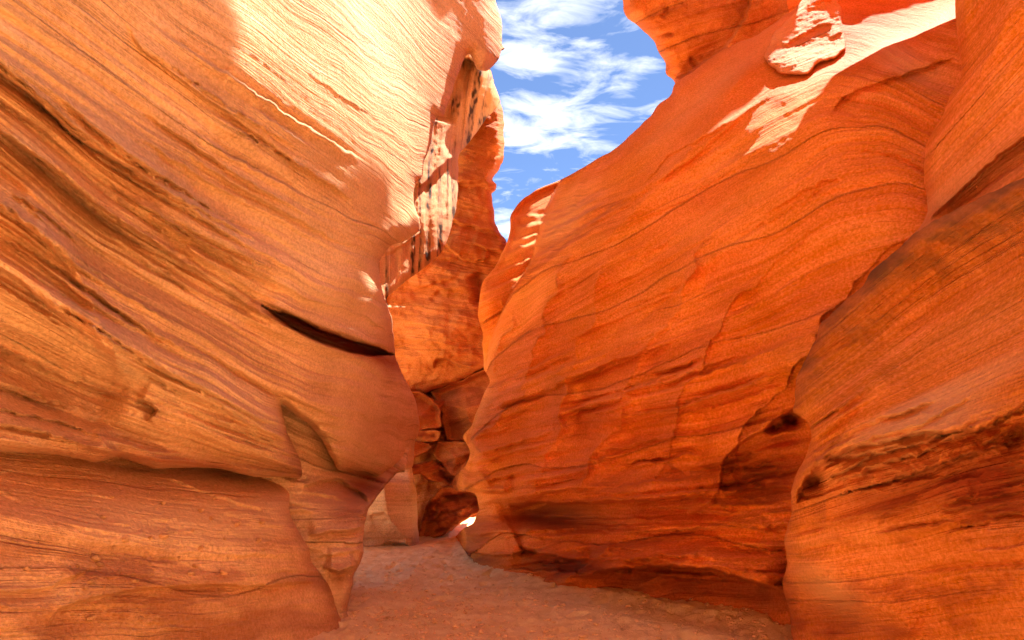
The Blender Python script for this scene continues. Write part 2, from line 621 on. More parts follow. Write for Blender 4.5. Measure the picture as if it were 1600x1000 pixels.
# ------------------------------------------------------------------ materials
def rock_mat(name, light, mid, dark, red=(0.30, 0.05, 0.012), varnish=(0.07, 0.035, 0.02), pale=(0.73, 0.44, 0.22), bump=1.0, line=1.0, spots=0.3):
    m = bpy.data.materials.new(name); m.use_nodes = True
    nt = m.node_tree; nt.nodes.clear()
    N, L = nt.nodes.new, nt.links.new
    out = N('ShaderNodeOutputMaterial'); bs = N('ShaderNodeBsdfPrincipled')
    bs.inputs['Roughness'].default_value = 0.88
    bs.inputs['Specular IOR Level'].default_value = 0.18
    L(bs.outputs[0], out.inputs[0])
    at_ = N('ShaderNodeAttribute'); at_.attribute_name = 'bedding'
    stn = N('ShaderNodeAttribute'); stn.attribute_name = 'stain_shade'
    sp = N('ShaderNodeSeparateXYZ'); L(stn.outputs['Vector'], sp.inputs[0])
    geo = N('ShaderNodeNewGeometry')

    def bednoise(su, sv, detail, rough=0.6, dist=0.0, off=0.0):
        mp = N('ShaderNodeMapping'); mp.inputs['Scale'].default_value = (su, sv, 1); mp.inputs['Location'].default_value = (off, off * 1.7, off)
        L(at_.outputs['Vector'], mp.inputs[0])
        n = N('ShaderNodeTexNoise'); n.inputs['Scale'].default_value = 1; n.inputs['Detail'].default_value = detail
        n.inputs['Roughness'].default_value = rough; n.inputs['Distortion'].default_value = dist
        L(mp.outputs[0], n.inputs['Vector'])
        return n.outputs['Fac']

    def isonoise(s, detail, rough=0.6):
        n = N('ShaderNodeTexNoise'); n.inputs['Scale'].default_value = s; n.inputs['Detail'].default_value = detail
        n.inputs['Roughness'].default_value = rough
        L(geo.outputs['Position'], n.inputs['Vector'])
        return n.outputs['Fac']

    def math_(op, a, b):
        x = N('ShaderNodeMath'); x.operation = op
        for i, s in enumerate((a, b)):
            if isinstance(s, (int, float)): x.inputs[i].default_value = s
            else: L(s, x.inputs[i])
        return x.outputs[0]

    def mixc(f, a, b):
        x = N('ShaderNodeMix'); x.data_type = 'RGBA'
        if isinstance(f, (int, float)): x.inputs['Factor'].default_value = f
        else: L(f, x.inputs['Factor'])
        for nme, s in (('A', a), ('B', b)):
            if isinstance(s, tuple): x.inputs[nme].default_value = (*s, 1)
            else: L(s, x.inputs[nme])
        return x.outputs['Result']

    def ramp(s, stops):
        r = N('ShaderNodeValToRGB')
        els = r.color_ramp.elements
        els[0].position, els[1].position = stops[0][0], stops[-1][0]
        els[0].color = (*stops[0][1], 1); els[1].color = (*stops[-1][1], 1)
        for p, c in stops[1:-1]:
            e = els.new(p); e.color = (*c, 1)
        L(s, r.inputs[0])
        return r.outputs['Color']
    broad = bednoise(0.22, 1.3, 3, 0.55, 0.3)
    fine = bednoise(0.3, 12.0, 4, 0.72, 0.12, 3.1)
    hair = bednoise(1.1, 42.0, 2, 0.7, 0.1, 7.7)
    blot = isonoise(0.9, 3, 0.6)
    grit = isonoise(34.0, 3, 0.8)
    base = ramp(broad, [(0.3, dark), (0.5, mid), (0.68, light)])
    f1 = math_('MULTIPLY', math_('SUBTRACT', fine, 0.5), 1.9 * line)
    f2 = math_('MULTIPLY', math_('SUBTRACT', hair, 0.5), 0.7 * line)
    f3 = math_('MULTIPLY', math_('SUBTRACT', grit, 0.5), 1.1)
    f4 = math_('MULTIPLY', math_('SUBTRACT', blot, 0.5), 0.5)
    patch = N('ShaderNodeMapRange'); patch.inputs['From Min'].default_value = 0.38; patch.inputs['From Max'].default_value = 0.62; patch.inputs['To Min'].default_value = 0.15; patch.inputs['To Max'].default_value = 1.1
    L(bednoise(0.35, 0.5, 3, 0.5, 0.3, 31.0), patch.inputs['Value'])
    s = math_('ADD', math_('MULTIPLY', math_('ADD', f1, f2), patch.outputs[0]), math_('ADD', f3, f4))
    gain = math_('ADD', 1.0, s)
    hsv = N('ShaderNodeHueSaturation')
    L(base, hsv.inputs['Color']); L(math_('MAXIMUM', gain, 0.25), hsv.inputs['Value'])
    sat = math_('SUBTRACT', 1.0, math_('MULTIPLY', s, 0.22)); L(sat, hsv.inputs['Saturation'])
    col = hsv.outputs['Color']
    # thin dark seams between layers
    seam = bednoise(0.3, 13.0, 3, 0.6, 0.15, 12.3)
    sm = N('ShaderNodeMapRange'); sm.inputs['From Min'].default_value = 0.36; sm.inputs['From Max'].default_value = 0.30
    L(seam, sm.inputs['Value'])
    col = mixc(math_('MULTIPLY', sm.outputs[0], 0.45 * line), col, tuple(c * 0.6 for c in dark))
    # stains and painted shade: x iron red and recess shade, y desert varnish, z pale dust
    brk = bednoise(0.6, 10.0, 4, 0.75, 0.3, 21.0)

    def stain_shade(ch, c, k=1.3):
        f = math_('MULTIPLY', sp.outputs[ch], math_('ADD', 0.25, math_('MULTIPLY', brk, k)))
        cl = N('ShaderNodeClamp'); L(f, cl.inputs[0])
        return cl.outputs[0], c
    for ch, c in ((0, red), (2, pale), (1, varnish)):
        f, c = stain_shade(ch, c)
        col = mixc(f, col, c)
    # dark iron specks
    vor = N('ShaderNodeTexVoronoi'); vor.inputs['Scale'].default_value = 11.0
    L(geo.outputs['Position'], vor.inputs['Vector'])
    vr = N('ShaderNodeMapRange'); vr.inputs['From Min'].default_value = 0.075; vr.inputs['From Max'].default_value = 0.03
    L(vor.outputs['Distance'], vr.inputs['Value'])
    vsep = N('ShaderNodeSeparateColor'); L(vor.outputs['Color'], vsep.inputs[0])
    pick = math_('GREATER_THAN', vsep.outputs[0], 1 - spots * 0.25)
    col = mixc(math_('MULTIPLY', math_('MULTIPLY', vr.outputs[0], pick), 0.75), col, varnish)
    L(col, bs.inputs['Base Color'])
    h = math_('ADD', math_('ADD', math_('MULTIPLY', fine, 0.8), math_('MULTIPLY', hair, 0.35)), math_('ADD', math_('MULTIPLY', grit, 0.24), math_('MULTIPLY', isonoise(9.0, 3, 0.7), 0.3)))
    h = math_('SUBTRACT', h, math_('MULTIPLY', sm.outputs[0], 0.25))
    bp = N('ShaderNodeBump'); bp.inputs['Strength'].default_value = bump; bp.inputs['Distance'].default_value = 0.05
    L(h, bp.inputs['Height']); L(bp.outputs[0], bs.inputs['Normal'])
    return m


M_LEFT = rock_mat('buff_sandstone', (0.75, 0.435, 0.22), (0.70, 0.37, 0.165), (0.60, 0.285, 0.11), line=0.48)
M_FOOT = rock_mat('sandy_sandstone', (0.82, 0.45, 0.19), (0.76, 0.375, 0.14), (0.64, 0.28, 0.09), line=0.3, spots=0.8)
M_RIGHT = rock_mat('orange_sandstone', (0.83, 0.27, 0.04), (0.77, 0.205, 0.024), (0.63, 0.14, 0.013), line=0.42)
M_BUTT = rock_mat('varnished_sandstone', (0.78, 0.285, 0.06), (0.71, 0.215, 0.034), (0.56, 0.14, 0.016), varnish=(0.20, 0.075, 0.018), line=0.4)
M_BACK = rock_mat('red_sandstone', (0.66, 0.215, 0.05), (0.60, 0.17, 0.032), (0.46, 0.11, 0.018), line=0.35)

# ------------------------------------------------------------------ left wall
left = thing('canyon_wall', 'tall buff sandstone wall on the left, layered diagonally, overhanging the sandy floor', 'canyon wall', (-2.6, 6.0, 0.0))

planF = table([(-8, -3.5), (2, -3.45), (4, -3.2), (5.5, -2.65), (7, -2.02), (8.5, -1.78), (10, -1.66), (11, -1.56), (13, -1.3), (24, -0.8)], 0.8)
profF = table([(-1, -0.38), (1.6, -0.34), (2.4, -0.26), (3.3, -0.08), (4.3, 0.30), (4.9, 0.42), (5.6, 0.40), (6.6, 0.26), (8, -0.04), (10, -0.7), (14, -2.6)], 0.7)


def XF_left(y, z):
    turn = sstep(7.2, 12.5, y) * np.maximum(0, z - 5.0) * 0.55
    return planF(y) + profF(z) + turn


def depthF(px, py):
    Y = solve_wall(XF_left, -1, px, py, 1.2, 16.0)
    return np.minimum(Y, 13.2)


F_POLY = [(-420, 700, 'b'), (-420, -760, 'u'), (800, -760, 'o'), (800, -120, 's'), (768, -40, 's'), (775, 0, 's'), (785, 40, 's'), (783, 75, 's'), (780, 92, 's'), (765, 108, 's'),
          (758, 112, 's'), (745, 108, 's'), (732, 85, 's'), (715, 115, 's'), (705, 145, 's'), (692, 182, 's'), (683, 182, 's'), (677, 200, 's'), (671, 230, 's'),
          (662, 255, 's'), (660, 275, 's'), (651, 285, 's'), (646, 300, 's'), (647, 320, 's'), (655, 340, 's'), (656, 360, 's'), (640, 372, 's'),
          (630, 378, 's'), (610, 384, 's'), (592, 412, 's'), (594, 435, 's'), (600, 465, 's'), (612, 495, 's'), (614, 520, 's'), (619, 560, 's'),
          (632, 590, 's'), (647, 620, 's'), (656, 665, 's'), (652, 680, 's'), (647, 695, 's'), (647, 720, 's'), (642, 732, 's'), (622, 737, 's'),
          (592, 745, 's'), (570, 737, 's'), (537, 737, 's'), (525, 730, 's'), (505, 690, 's'), (492, 672, 's'), (465, 650, 's'), (440, 631, 's'), (443, 650, 's'),
          (450, 680, 's'), (465, 710, 's'), (472, 732, 's'), (470, 746, 's'), (450, 745, 's'), (400, 745, 's'), (345, 733, 's'), (280, 731, 's'),
          (240, 732, 's'), (185, 715, 's'), (150, 722, 's'), (120, 717, 's'), (85, 711, 's'), (0, 706, 's'), (-150, 702, 's')]
F_GUIDES = [(0, [(0, -330), (400, -60), (780, 230)]), (1.2, [(0, -120), (300, 90), (640, 320)]), (2.2, [(0, 60), (200, 210), (400, 330), (640, 450)]),
            (3.0, [(0, 200), (150, 330), (300, 430), (420, 500), (640, 600)]), (3.9, [(0, 380), (200, 520), (400, 640), (640, 740)]),
            (4.7, [(0, 560), (250, 670), (470, 735)]), (5.2, [(0, 700), (250, 730), (470, 748), (640, 760)])]


def strataF(X, Y, cb, wb, al, rnd):
    low = sstep(-160, 160, Y - (60 + 0.62 * X))          # the smooth upper face against the deeply layered lower one
    k = 0.10 + 0.90 * low
    d = 0.10 * low * pn2(wb * 1.1, al * 0.22, 3)
    T_ = lambda n: np.tanh(2.4 * n)
    d = d + k * (0.030 * T_(pn2(cb * 3.2, al * 0.30, 5)) + 0.018 * T_(pn2(cb * 8.0, al * 0.4, 7)) + 0.011 * T_(pn2(cb * 19, al * 0.6, 8)) + 0.006 * pn2(cb * 40, al * 0.8, 9))
    nm = sstep(0.0, 0.45, pn2(al * 0.5, cb * 0.8, 14))
    d = d - low * nm * 0.03 * sstep(0.25, 0.6, pn2(cb * 6.5, al * 0.22, 15))      # open seams
    return d * 2.1


def sculptF(X, Y, B):
    S = lambda *a, **k: stroke(X, Y, *a, **k)
    d = np.zeros(X.shape)
    d += S('slot', [(408, 477), (440, 494), (500, 524), (560, 544), (626, 556)], 0.75, 8.5, wig=1.5)
    d += S('ledge', [(404, 470), (440, 484), (500, 511), (560, 532), (620, 548)], 0.22, 30, wig=1, seed=2)
    d += S('shelf', [(404, 482), (440, 504), (500, 536), (560, 552), (620, 560)], 0.10, 24, wig=1, seed=2)
    # long bedding ridges and furrows of the lower left
    d += S('ledge', [(-40, 180), (60, 245), (150, 320), (230, 372), (330, 440)], 0.16, 26, 30, seed=3)
    d += S('ledge', [(-60, 70), (50, 150), (120, 215), (200, 262), (290, 320)], 0.12, 40, 22, seed=4)
    d += S('sharp', [(10, 265), (50, 310), (72, 355), (105, 395), (140, 470), (170, 530), (205, 612)], 0.16, 40, 22, seed=5)
    d += S('sharp', [(180, 300), (255, 345), (330, 415), (390, 470)], 0.10, 18, 26, seed=6)
    d += S('crest', [(90, 170), (200, 255), (300, 335), (385, 400), (400, 470)], 0.08, 30, 18, seed=7)
    d += S('ledge', [(-60, 290), (0, 322), (50, 360), (95, 405), (110, 420)], 0.20, 26, 26, seed=8)
    d += S('ledge', [(-60, 395), (20, 430), (100, 500), (170, 545), (205, 560)], 0.14, 30, 24, seed=9)
    d += S('groove', [(-50, 520), (60, 575), (140, 615), (205, 625)], 0.22, 34, seed=10)
    d += S('ledge', [(-60, 520), (30, 560), (120, 600), (195, 622)], 0.10, 20, 18, seed=11)
    d += S('crest', [(195, 600), (260, 640), (360, 690), (470, 735)], 0.10, 26, 30, seed=12)
    d += S('groove', [(210, 610), (300, 680), (400, 722), (460, 738)], 0.06, 14, seed=13)
    d += S('ledge', [(190, 25), (220, 75), (300, 140), (420, 225), (520, 300)], 0.05, 60, seed=14)
    d += S('ledge', [(355, 190), (400, 220), (470, 260), (560, 320)], 0.05, 16, 12, seed=15)
    d += S('ledge', [(270, 400), (330, 440), (420, 500), (430, 512)], 0.12, 24, 24, seed=16)
    d += S('groove', [(250, 360), (300, 410), (360, 455), (410, 490)], 0.10, 16, seed=17)
    d += S('ledge', [(215, 620), (245, 640), (230, 660)], 0.10, 20, 16, seed=18)
    d += S('crest', [(440, 600), (520, 650), (600, 690), (650, 700)], 0.08, 30, 40, seed=19)
    d += S('ledge', [(-60, 655), (40, 670), (140, 700), (190, 712)], 0.10, 20, 24, seed=20)
    d += S('sharp', [(185, 712), (160, 690), (155, 660)], 0.12, 16, 16, seed=21)
    d += dab(X, Y, 560, 470, 110, 50, 30, 0.15) + dab(X, Y, 590, 640, 60, 80, 20, 0.22) + dab(X, Y, 60, 620, 120, 50, 20, -0.15)
    d += dab(X, Y, 300, 560, 160, 60, 32, 0.18) + dab(X, Y, 250, 200, 200, 70, 35, 0.05)
    d *= 1.7
    d += bed_lips(X, Y, F_GUIDES, (-20, 150, 440, 720), 70, (0.03, 0.12), (8, 26), (100, 380), 5, 0.03)
    d += bed_lips(X, Y, F_GUIDES, (200, 120, 640, 720), 20, (0.008, 0.025), (8, 18), (100, 320), 6, 0.02)
    return d


def stain_shadeF(X, Y, cb, wb, al, B):
    z = np.zeros(X.shape)
    red = 0.25 * sstep(0.1, 0.6, pn2(cb * 2.2, al * 0.25, 40)) * sstep(200, 500, Y)
    red = red + dab(X, Y, 330, 725, 200, 14, 5, 0.5) + dab(X, Y, 600, 560, 60, 30, 25, 0.3) + dab(X, Y, 508, 524, 110, 10, 22, 1.4)  # dark red shade painted under the ledge and into the slit
    var = 0.22 * sstep(0.35, 0.7, pn2(cb * 4.0, al * 0.2, 41)) * sstep(60, 260, 0.3 * X * 0 + Y - 0.2 * X) * (X < 420)
    pal = 0.25 * sstep(0.1, 0.6, pn2(cb * 1.6 + 7, al * 0.3, 43))
    return red, var, pal


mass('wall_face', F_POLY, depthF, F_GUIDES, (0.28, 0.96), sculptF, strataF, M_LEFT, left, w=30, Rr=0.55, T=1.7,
     ext={'b': (0.3, -7.0, 1.0), 'u': (-4.0, 1.5, 1.5)}, stain_shades=stain_shadeF, seed=1)

# fluted return of the left wall, striped with dark seams
G_POLY = [(640, 480, 'o'), (560, 480, 'o'), (560, 380, 'o'), (700, 60, 'o'), (760, 100, 's'), (768, 120, 's'), (777, 145, 's'), (780, 152, 's'), (775, 170, 's'), (760, 186, 's'), (747, 205, 's'), (730, 225, 's'),
          (717, 242, 's'), (716, 270, 's'), (715, 300, 's'), (712, 330, 's'), (705, 355, 's'), (695, 385, 's'), (685, 400, 's'), (660, 421, 's'),
          (630, 443, 's'), (605, 466, 's'), (606, 476, 'o')]
depthG = rbf_depth([(594, 420, 11.6), (600, 465, 11.3), (640, 375, 12.2), (656, 345, 12.4), (648, 305, 12.6), (665, 250, 13.0), (680, 195, 13.5), (705, 145, 14.0), (732, 90, 14.6), (760, 105, 15.1),
                    (605, 468, 11.7), (660, 421, 12.9), (690, 392, 13.6), (714, 320, 14.4), (716, 260, 14.9), (745, 205, 15.5), (778, 150, 16.1)])


def strataG(X, Y, cb, wb, al, rnd):
    T_ = lambda n: np.tanh(2.4 * n)
    d = 0.08 * pn2(wb * 3.0, Y / 110, 3) + 0.025 * T_(pn2(wb * 7, Y / 70, 5)) + 0.012 * T_(pn2(wb * 16, Y / 50, 7)) + 0.03 * fbm2(X / 14, Y / 14, 3, 9)
    return d * 1.3


def sculptG(X, Y, B):
    S = lambda *a, **k: stroke(X, Y, *a, **k)
    d = S('ledge', [(650, 300), (690, 262), (716, 240)], 0.30, 30, 20)
    d += S('ledge', [(600, 400), (640, 378), (660, 362)], 0.12, 14, 12)
    d += S('groove', [(730, 90), (722, 120), (700, 160), (690, 190)], 0.9, 14, tp=0.05)
    return d


def stainG(X, Y, cb, wb, al, B):
    z = np.zeros(X.shape)
    band = 1.2 * sstep(-0.02, 0.22, pn2(wb * 7.5, Y / 300, 50)) * sstep(-0.45, 0.0, pn2(wb * 1.4, Y / 60, 51))
    band = band * (0.35 + 0.65 * sstep(-0.15, 0.25, pn2(wb * 16, Y / 14, 53)))
    return z, 0.95 * band, 0.35 * sstep(0, 0.5, pn2(wb * 4 + 9, Y / 200, 52))


mass('fluted_rim', G_POLY, depthG, ('x', [(0, [(0, 575), (250, 560), (500, 560)]), (4.0, [(0, 830), (250, 790), (500, 790)])]), (0.1, 0.99), sculptG, strataG, M_LEFT, left,
     w=14, Rr=0.5, T=2.0, stain_shades=stainG, seed=2, step=1.6)

# pillar under the overhang
H_POLY = [(380, 600, 'o'), (640, 700, 'o'), (632, 738, 's'), (620, 740, 's'), (600, 762, 's'), (575, 797, 's'), (570, 820, 's'), (567, 845, 's'), (568, 860, 's'), (563, 880, 's'),
          (553, 896, 's'), (551, 915, 's'), (543, 950, 's'), (548, 968, 's'), (552, 990, 's'), (556, 1030, 'o'), (400, 1030, 'o')]
depthH = rbf_depth([(420, 600, 8.5), (450, 650, 8.2), (500, 700, 8.6), (530, 735, 9.3), (560, 745, 10.0), (620, 745, 10.8), (590, 768, 9.6), (575, 800, 8.7), (567, 850, 8.3), (545, 970, 8.0), (500, 800, 8.0),
                    (480, 760, 8.3), (470, 900, 8.0), (400, 800, 8.0), (556, 1030, 7.6), (400, 1030, 7.6), (520, 860, 7.95)])


def strataH(X, Y, cb, wb, al, rnd):
    return 0.06 * pn2(cb * 3, al * 0.4, 5) + 0.03 * pn2(cb * 9, al * 0.6, 7) + 0.012 * pn2(cb * 25, al, 8)


H_GUIDES = [(0, [(380, 560), (640, 720)]), (1.0, [(380, 690), (640, 780)]), (1.7, [(380, 830), (640, 820)]), (2.4, [(380, 960), (640, 930)])]


def sculptH(X, Y, B):
    S = lambda *a, **k: stroke(X, Y, *a, **k)
    d = S('ledge', [(470, 765), (500, 752), (530, 750), (560, 770), (585, 790)], 0.12, 20, 40)
    d += dab(X, Y, 570, 760, 34, 22, -40, -0.35)
    d += S('ledge', [(480, 838), (520, 832), (575, 826)], 0.10, 20, 22)
    d += S('ledge', [(505, 890), (530, 894), (560, 882)], 0.16, 22, 22)
    d += stroke(X, Y, 'ledge', [(512, 893), (532, 896), (556, 890)], 0.10, 10, 16, seed=8, tp=0.1)
    d += S('ledge', [(540, 950), (548, 958), (560, 955)], 0.10, 14, 14)
    d += bed_lips(X, Y, H_GUIDES, (440, 640, 600, 960), 16, (0.02, 0.06), (5, 12), (40, 120), 11)
    return d * 1.7


mass('pillar', H_POLY, depthH, H_GUIDES,
     (0.28, 0.96), sculptH, strataH, M_LEFT, left, w=14, Rr=0.35, T=1.6, seed=3,
     stain_shades=lambda X, Y, cb, wb, al, B: (dab(X, Y, 575, 760, 55, 32, -35, 1.3) + dab(X, Y, 531, 905, 14, 18, 0, 0.6) + dab(X, Y, 520, 835, 60, 10, 0, 0.4), 0 * X, 0.4 * sstep(0, 0.5, pn2(cb * 3, al * 0.4, 44))))  # shade below the lip and ledges painted in dark red

# swelling foot of the left wall in the foreground
planI = table([(-8, -3.0), (2.5, -2.95), (4, -2.8), (5.5, -2.35), (6.8, -2.02), (7.7, -1.84), (9, -1.75), (12, -1.7)], 0.7)
profI = table([(-1, 0.15), (0, 0.06), (0.35, -0.06), (0.55, -0.10), (0.9, -0.20), (1.25, -0.38), (1.42, -0.62), (1.55, -0.95), (1.75, -1.3), (2.4, -1.6)], 0.13)


def depthI(px, py):
    return np.minimum(solve_wall(lambda y, z: planI(y) + profI(z), -1, px, py, 1.2, 14.0), 8.6)


I_POLY = [(-420, 1150, 'b'), (-420, 640, 'o'), (440, 690, 'o'), (470, 738, 's'), (466, 752, 's'), (457, 766, 's'), (451, 785, 's'), (456, 810, 's'), (470, 835, 's'), (482, 856, 's'), (487, 880, 's'),
          (505, 901, 's'), (520, 926, 's'), (530, 955, 's'), (545, 973, 's'), (546, 986, 's'), (540, 1010, 's'), (545, 1060, 'o'), (520, 1150, 'o')]


def strataI(X, Y, cb, wb, al, rnd):
    d = 0.05 * pn2(cb * 2.2, al * 0.35, 5) + 0.02 * pn2(cb * 7, al * 0.5, 7) + 0.008 * pn2(cb * 20, al * 0.7, 8) + 0.004 * pn2(cb * 45, al, 9)
    return d


I_GUIDES = [(0, [(-100, 690), (250, 728), (470, 745)]), (0.5, [(-100, 775), (250, 830), (470, 850)]), (0.85, [(-100, 900), (250, 900), (500, 908)]), (1.3, [(-100, 1020), (250, 1010), (540, 990)])]


def sculptI(X, Y, B):
    S = lambda *a, **k: stroke(X, Y, *a, **k)
    d = S('ledge', [(70, 985), (85, 960), (110, 946), (170, 930), (230, 920), (330, 915), (420, 916), (500, 908)], 0.10, 40, 16, wig=1.5, tp=0.1)
    d += S('ledge', [(-40, 925), (30, 925), (80, 918), (130, 895), (170, 885)], 0.05, 22, 16, seed=3)
    d += S('groove', [(100, 880), (180, 875), (280, 882), (400, 880)], 0.07, 20, seed=4)
    d += S('crest', [(-40, 800), (60, 815), (160, 835), (280, 850)], 0.05, 16, 22, seed=5)
    d += S('ledge', [(-60, 745), (20, 738), (30, 738)], 0.03, 10, 8, seed=6)
    d += S('ledge', [(240, 737), (330, 775), (420, 800), (450, 810)], 0.05, 30, 30, seed=7)
    d += S('groove', [(250, 780), (330, 800), (400, 815)], 0.03, 14, seed=8)
    d += dab(X, Y, 130, 975, 60, 40, -30, -0.08) + dab(X, Y, 40, 985, 50, 40, 10, 0.06)
    d += bed_lips(X, Y, I_GUIDES, (-20, 740, 500, 1000), 40, (0.008, 0.03), (5, 16), (30, 180), 9)
    # crumbly pitted patch
    pit = dab(X, Y, 230, 880, 160, 60, 0, 1.0) + dab(X, Y, 330, 830, 130, 50, 10, 0.7) + dab(X, Y, 200, 960, 140, 40, 0, 0.6)
    n = pn2(X / 7.0, Y / 4.5, 61); n2 = pn2(X / 3.6, Y / 2.6, 63)
    d += np.clip(pit, 0, 1) * (0.02 * sstep(0.25, 0.7, n) + 0.010 * n2)
    return d


WF = mass('wall_foot', I_POLY, depthI, [(0, [(-100, 690), (250, 728), (470, 745)]), (0.5, [(-100, 775), (250, 830), (470, 850)]), (0.85, [(-100, 900), (250, 900), (500, 908)]), (1.3, [(-100, 1020), (250, 1010), (540, 990)])],
          (0.28, 0.96), sculptI, strataI, M_FOOT, left, w=22, Rr=0.4, T=1.6, ext={'b': (0.2, -7.0, 1.0)}, seed=4,
          stain_shades=lambda X, Y, cb, wb, al, B: (0.5 * sstep(760, 900, Y) * sstep(-0.4, 0.4, fbm2(X / 120, Y / 60, 3, 48)) + dab(X, Y, 300, 735, 260, 12, 4, 0.5), 0 * X, 0.4 * sstep(0.1, 0.5, pn2(cb * 2.5, al * 0.3, 45))))  # mottled red tone, plus painted shade along the ledge line

# sunlit rock added behind the viewer to bounce warm light into the passage
def make_bounce_wall():
    xa = np.linspace(-4.6, 8.5, 130); za = np.linspace(-0.4, 10.5, 110)
    xx, zz = np.meshgrid(xa, za)
    yy = -6.0 - 0.28 * np.maximum(zz - 1, 0) + 0.5 * fbm2(xx * 0.35, zz * 0.35, 3, 120) + 0.05 * pn2(zz * 4 + 0.3 * xx, xx * 0.3, 121) + 0.9 * sstep(5, 8.5, xx)
    V = np.stack([xx, yy, zz], -1).reshape(-1, 3)
    ny, nx = xx.shape; i = np.arange(ny * nx).reshape(ny, nx)
    F = np.stack([i[:-1, :-1].ravel(), i[:-1, 1:].ravel(), i[1:, 1:].ravel(), i[1:, :-1].ravel()], -1)
    back_ = V + np.array([0, -2.5, 0.0]); n0 = len(V)
    rim = np.concatenate([i[0, :], i[1:, -1], i[-1, -2::-1], i[-2:0:-1, 0]])
    r2 = np.roll(rim, -1)
    F = np.concatenate([F, F[:, ::-1] + n0, np.stack([rim, rim + n0, r2 + n0, r2], -1)])
    V = np.concatenate([V, back_])
    mesh_np('bounce_wall', V - np.array(left.location), F, M_LEFT, left, uv=(V[:, 0], V[:, 2]), stain_shade=np.zeros((len(V), 3)))


make_bounce_wall()

# ------------------------------------------------------------------ right wall
right = thing('canyon_wall', 'tall orange sandstone wall on the right with flowing wavy layers and an undercut base', 'canyon wall', (1.0, 10.0, 0.0))
bb = [ground_at(*p) for p in [(712, 850), (733, 884), (782, 900), (860, 919), (960, 938), (1100, 966), (1240, 990)]]
bb = sorted([(b[1], b[0]) for b in bb])
planB = table([(-2, 7.5), (5.0, 4.9)] + bb + [(19.5, -1.9), (26, -2.4)], 0.7)
profB = table([(-1, 0.0), (0.0, 0.0), (0.35, 0.06), (0.7, -0.10), (1.1, -0.16), (1.6, -0.10), (2.4, 0.05), (3.4, 0.28), (4.6, 0.55), (5.8, 0.88), (7.0, 1.25), (8.2, 1.75), (9.4, 2.6), (11, 4.4), (13, 7)], 0.5)
nearB = table([(2, 0), (5.2, 0.0), (6.2, 0.2), (7.0, 1.0), (8.0, 2.9), (9.6, 6.2)], 0.4)


farB = table([(3, 0), (4.8, 0.0), (5.4, 0.1), (6.2, 0.38), (6.8, 0.42), (9, 0.2)], 0.3)


def XB(y, z):
    far = 1 - sstep(8.0, 12.0, y)
    return planB(y) + profB(z) + far * nearB(z) * 0.8 + sstep(10.5, 13.0, y) * farB(z)


def depthB(px, py):
    Y = np.minimum(solve_wall(XB, 1, px, py, 1.5, 22.0), 19.0)
    cap = np.where(py < 470, 14.3 + 0.013 * (470 - py), 14.3 + 4.4 * sstep(470, 760, py))     # the wall ends in a sloping nose
    k = 0.35
    h = np.clip(0.5 + 0.5 * (cap - Y) / k, 0, 1)
    return cap * (1 - h) + Y * h - k * h * (1 - h)


B_POLY = [(1700, 1060, 'o'), (1700, -100, 'u'), (1420, -150, 'u'), (1330, -100, 's'), (1262, -10, 's'), (1240, 14, 's'), (1212, 34, 's'), (1180, 56, 's'), (1150, 68, 's'), (1120, 84, 's'), (1085, 110, 's'), (1056, 130, 's'), (1050, 146, 's'), (1044, 154, 's'), (1028, 164, 's'),
          (1016, 182, 's'), (1000, 196, 's'), (980, 216, 's'), (956, 236, 's'), (912, 260, 's'), (872, 282, 's'), (840, 296, 's'), (812, 316, 's'), (798, 336, 's'),
          (797, 352, 's'), (795, 370, 's'), (787, 390, 's'), (775, 415, 's'), (755, 440, 's'), (750, 460, 's'), (747, 490, 's'), (754, 520, 's'), (755, 550, 's'), (756, 575, 's'),
          (766, 595, 's'), (760, 607, 's'), (750, 630, 's'), (742, 650, 's'), (737, 665, 's'), (723, 682, 's'), (732, 697, 's'), (735, 710, 's'), (725, 730, 's'), (710, 745, 's'),
          (698, 761, 's'), (712, 766, 's'), (742, 772, 's'), (749, 795, 's'), (745, 803, 's'), (740, 818, 's'), (722, 828, 's'), (712, 840, 's'), (706, 850, 's'), (720, 861, 's'), (729, 870, 's'),
          (731, 890, 's'), (735, 920, 'o'), (800, 1060, 'o')]
B_GUIDES = [(0, [(800, 300), (950, 215), (1050, 100), (1150, 20), (1300, -60), (1500, -80)]),
            (1, [(790, 400), (900, 350), (1000, 290), (1100, 220), (1200, 140), (1300, 100), (1400, 110), (1500, 150)]),
            (1.8, [(760, 480), (880, 420), (1000, 360), (1100, 310), (1200, 250), (1290, 190), (1380, 195), (1480, 250)]),
            (2.6, [(750, 560), (900, 490), (1050, 420), (1200, 340), (1300, 280), (1400, 270), (1480, 310)]),
            (3.4, [(740, 650), (900, 590), (1050, 540), (1200, 480), (1300, 420), (1450, 370)]),
            (4.0, [(720, 720), (900, 660), (1050, 630), (1250, 560), (1450, 480)]),
            (4.6, [(700, 770), (900, 740), (1100, 700), (1300, 640)]),
            (5.0, [(700, 810), (860, 790), (1060, 780), (1300, 760)]),
            (5.5, [(700, 870), (900, 860), (1100, 860), (1300, 880)]), (6.0, [(700, 930), (900, 930), (1240, 990)])]


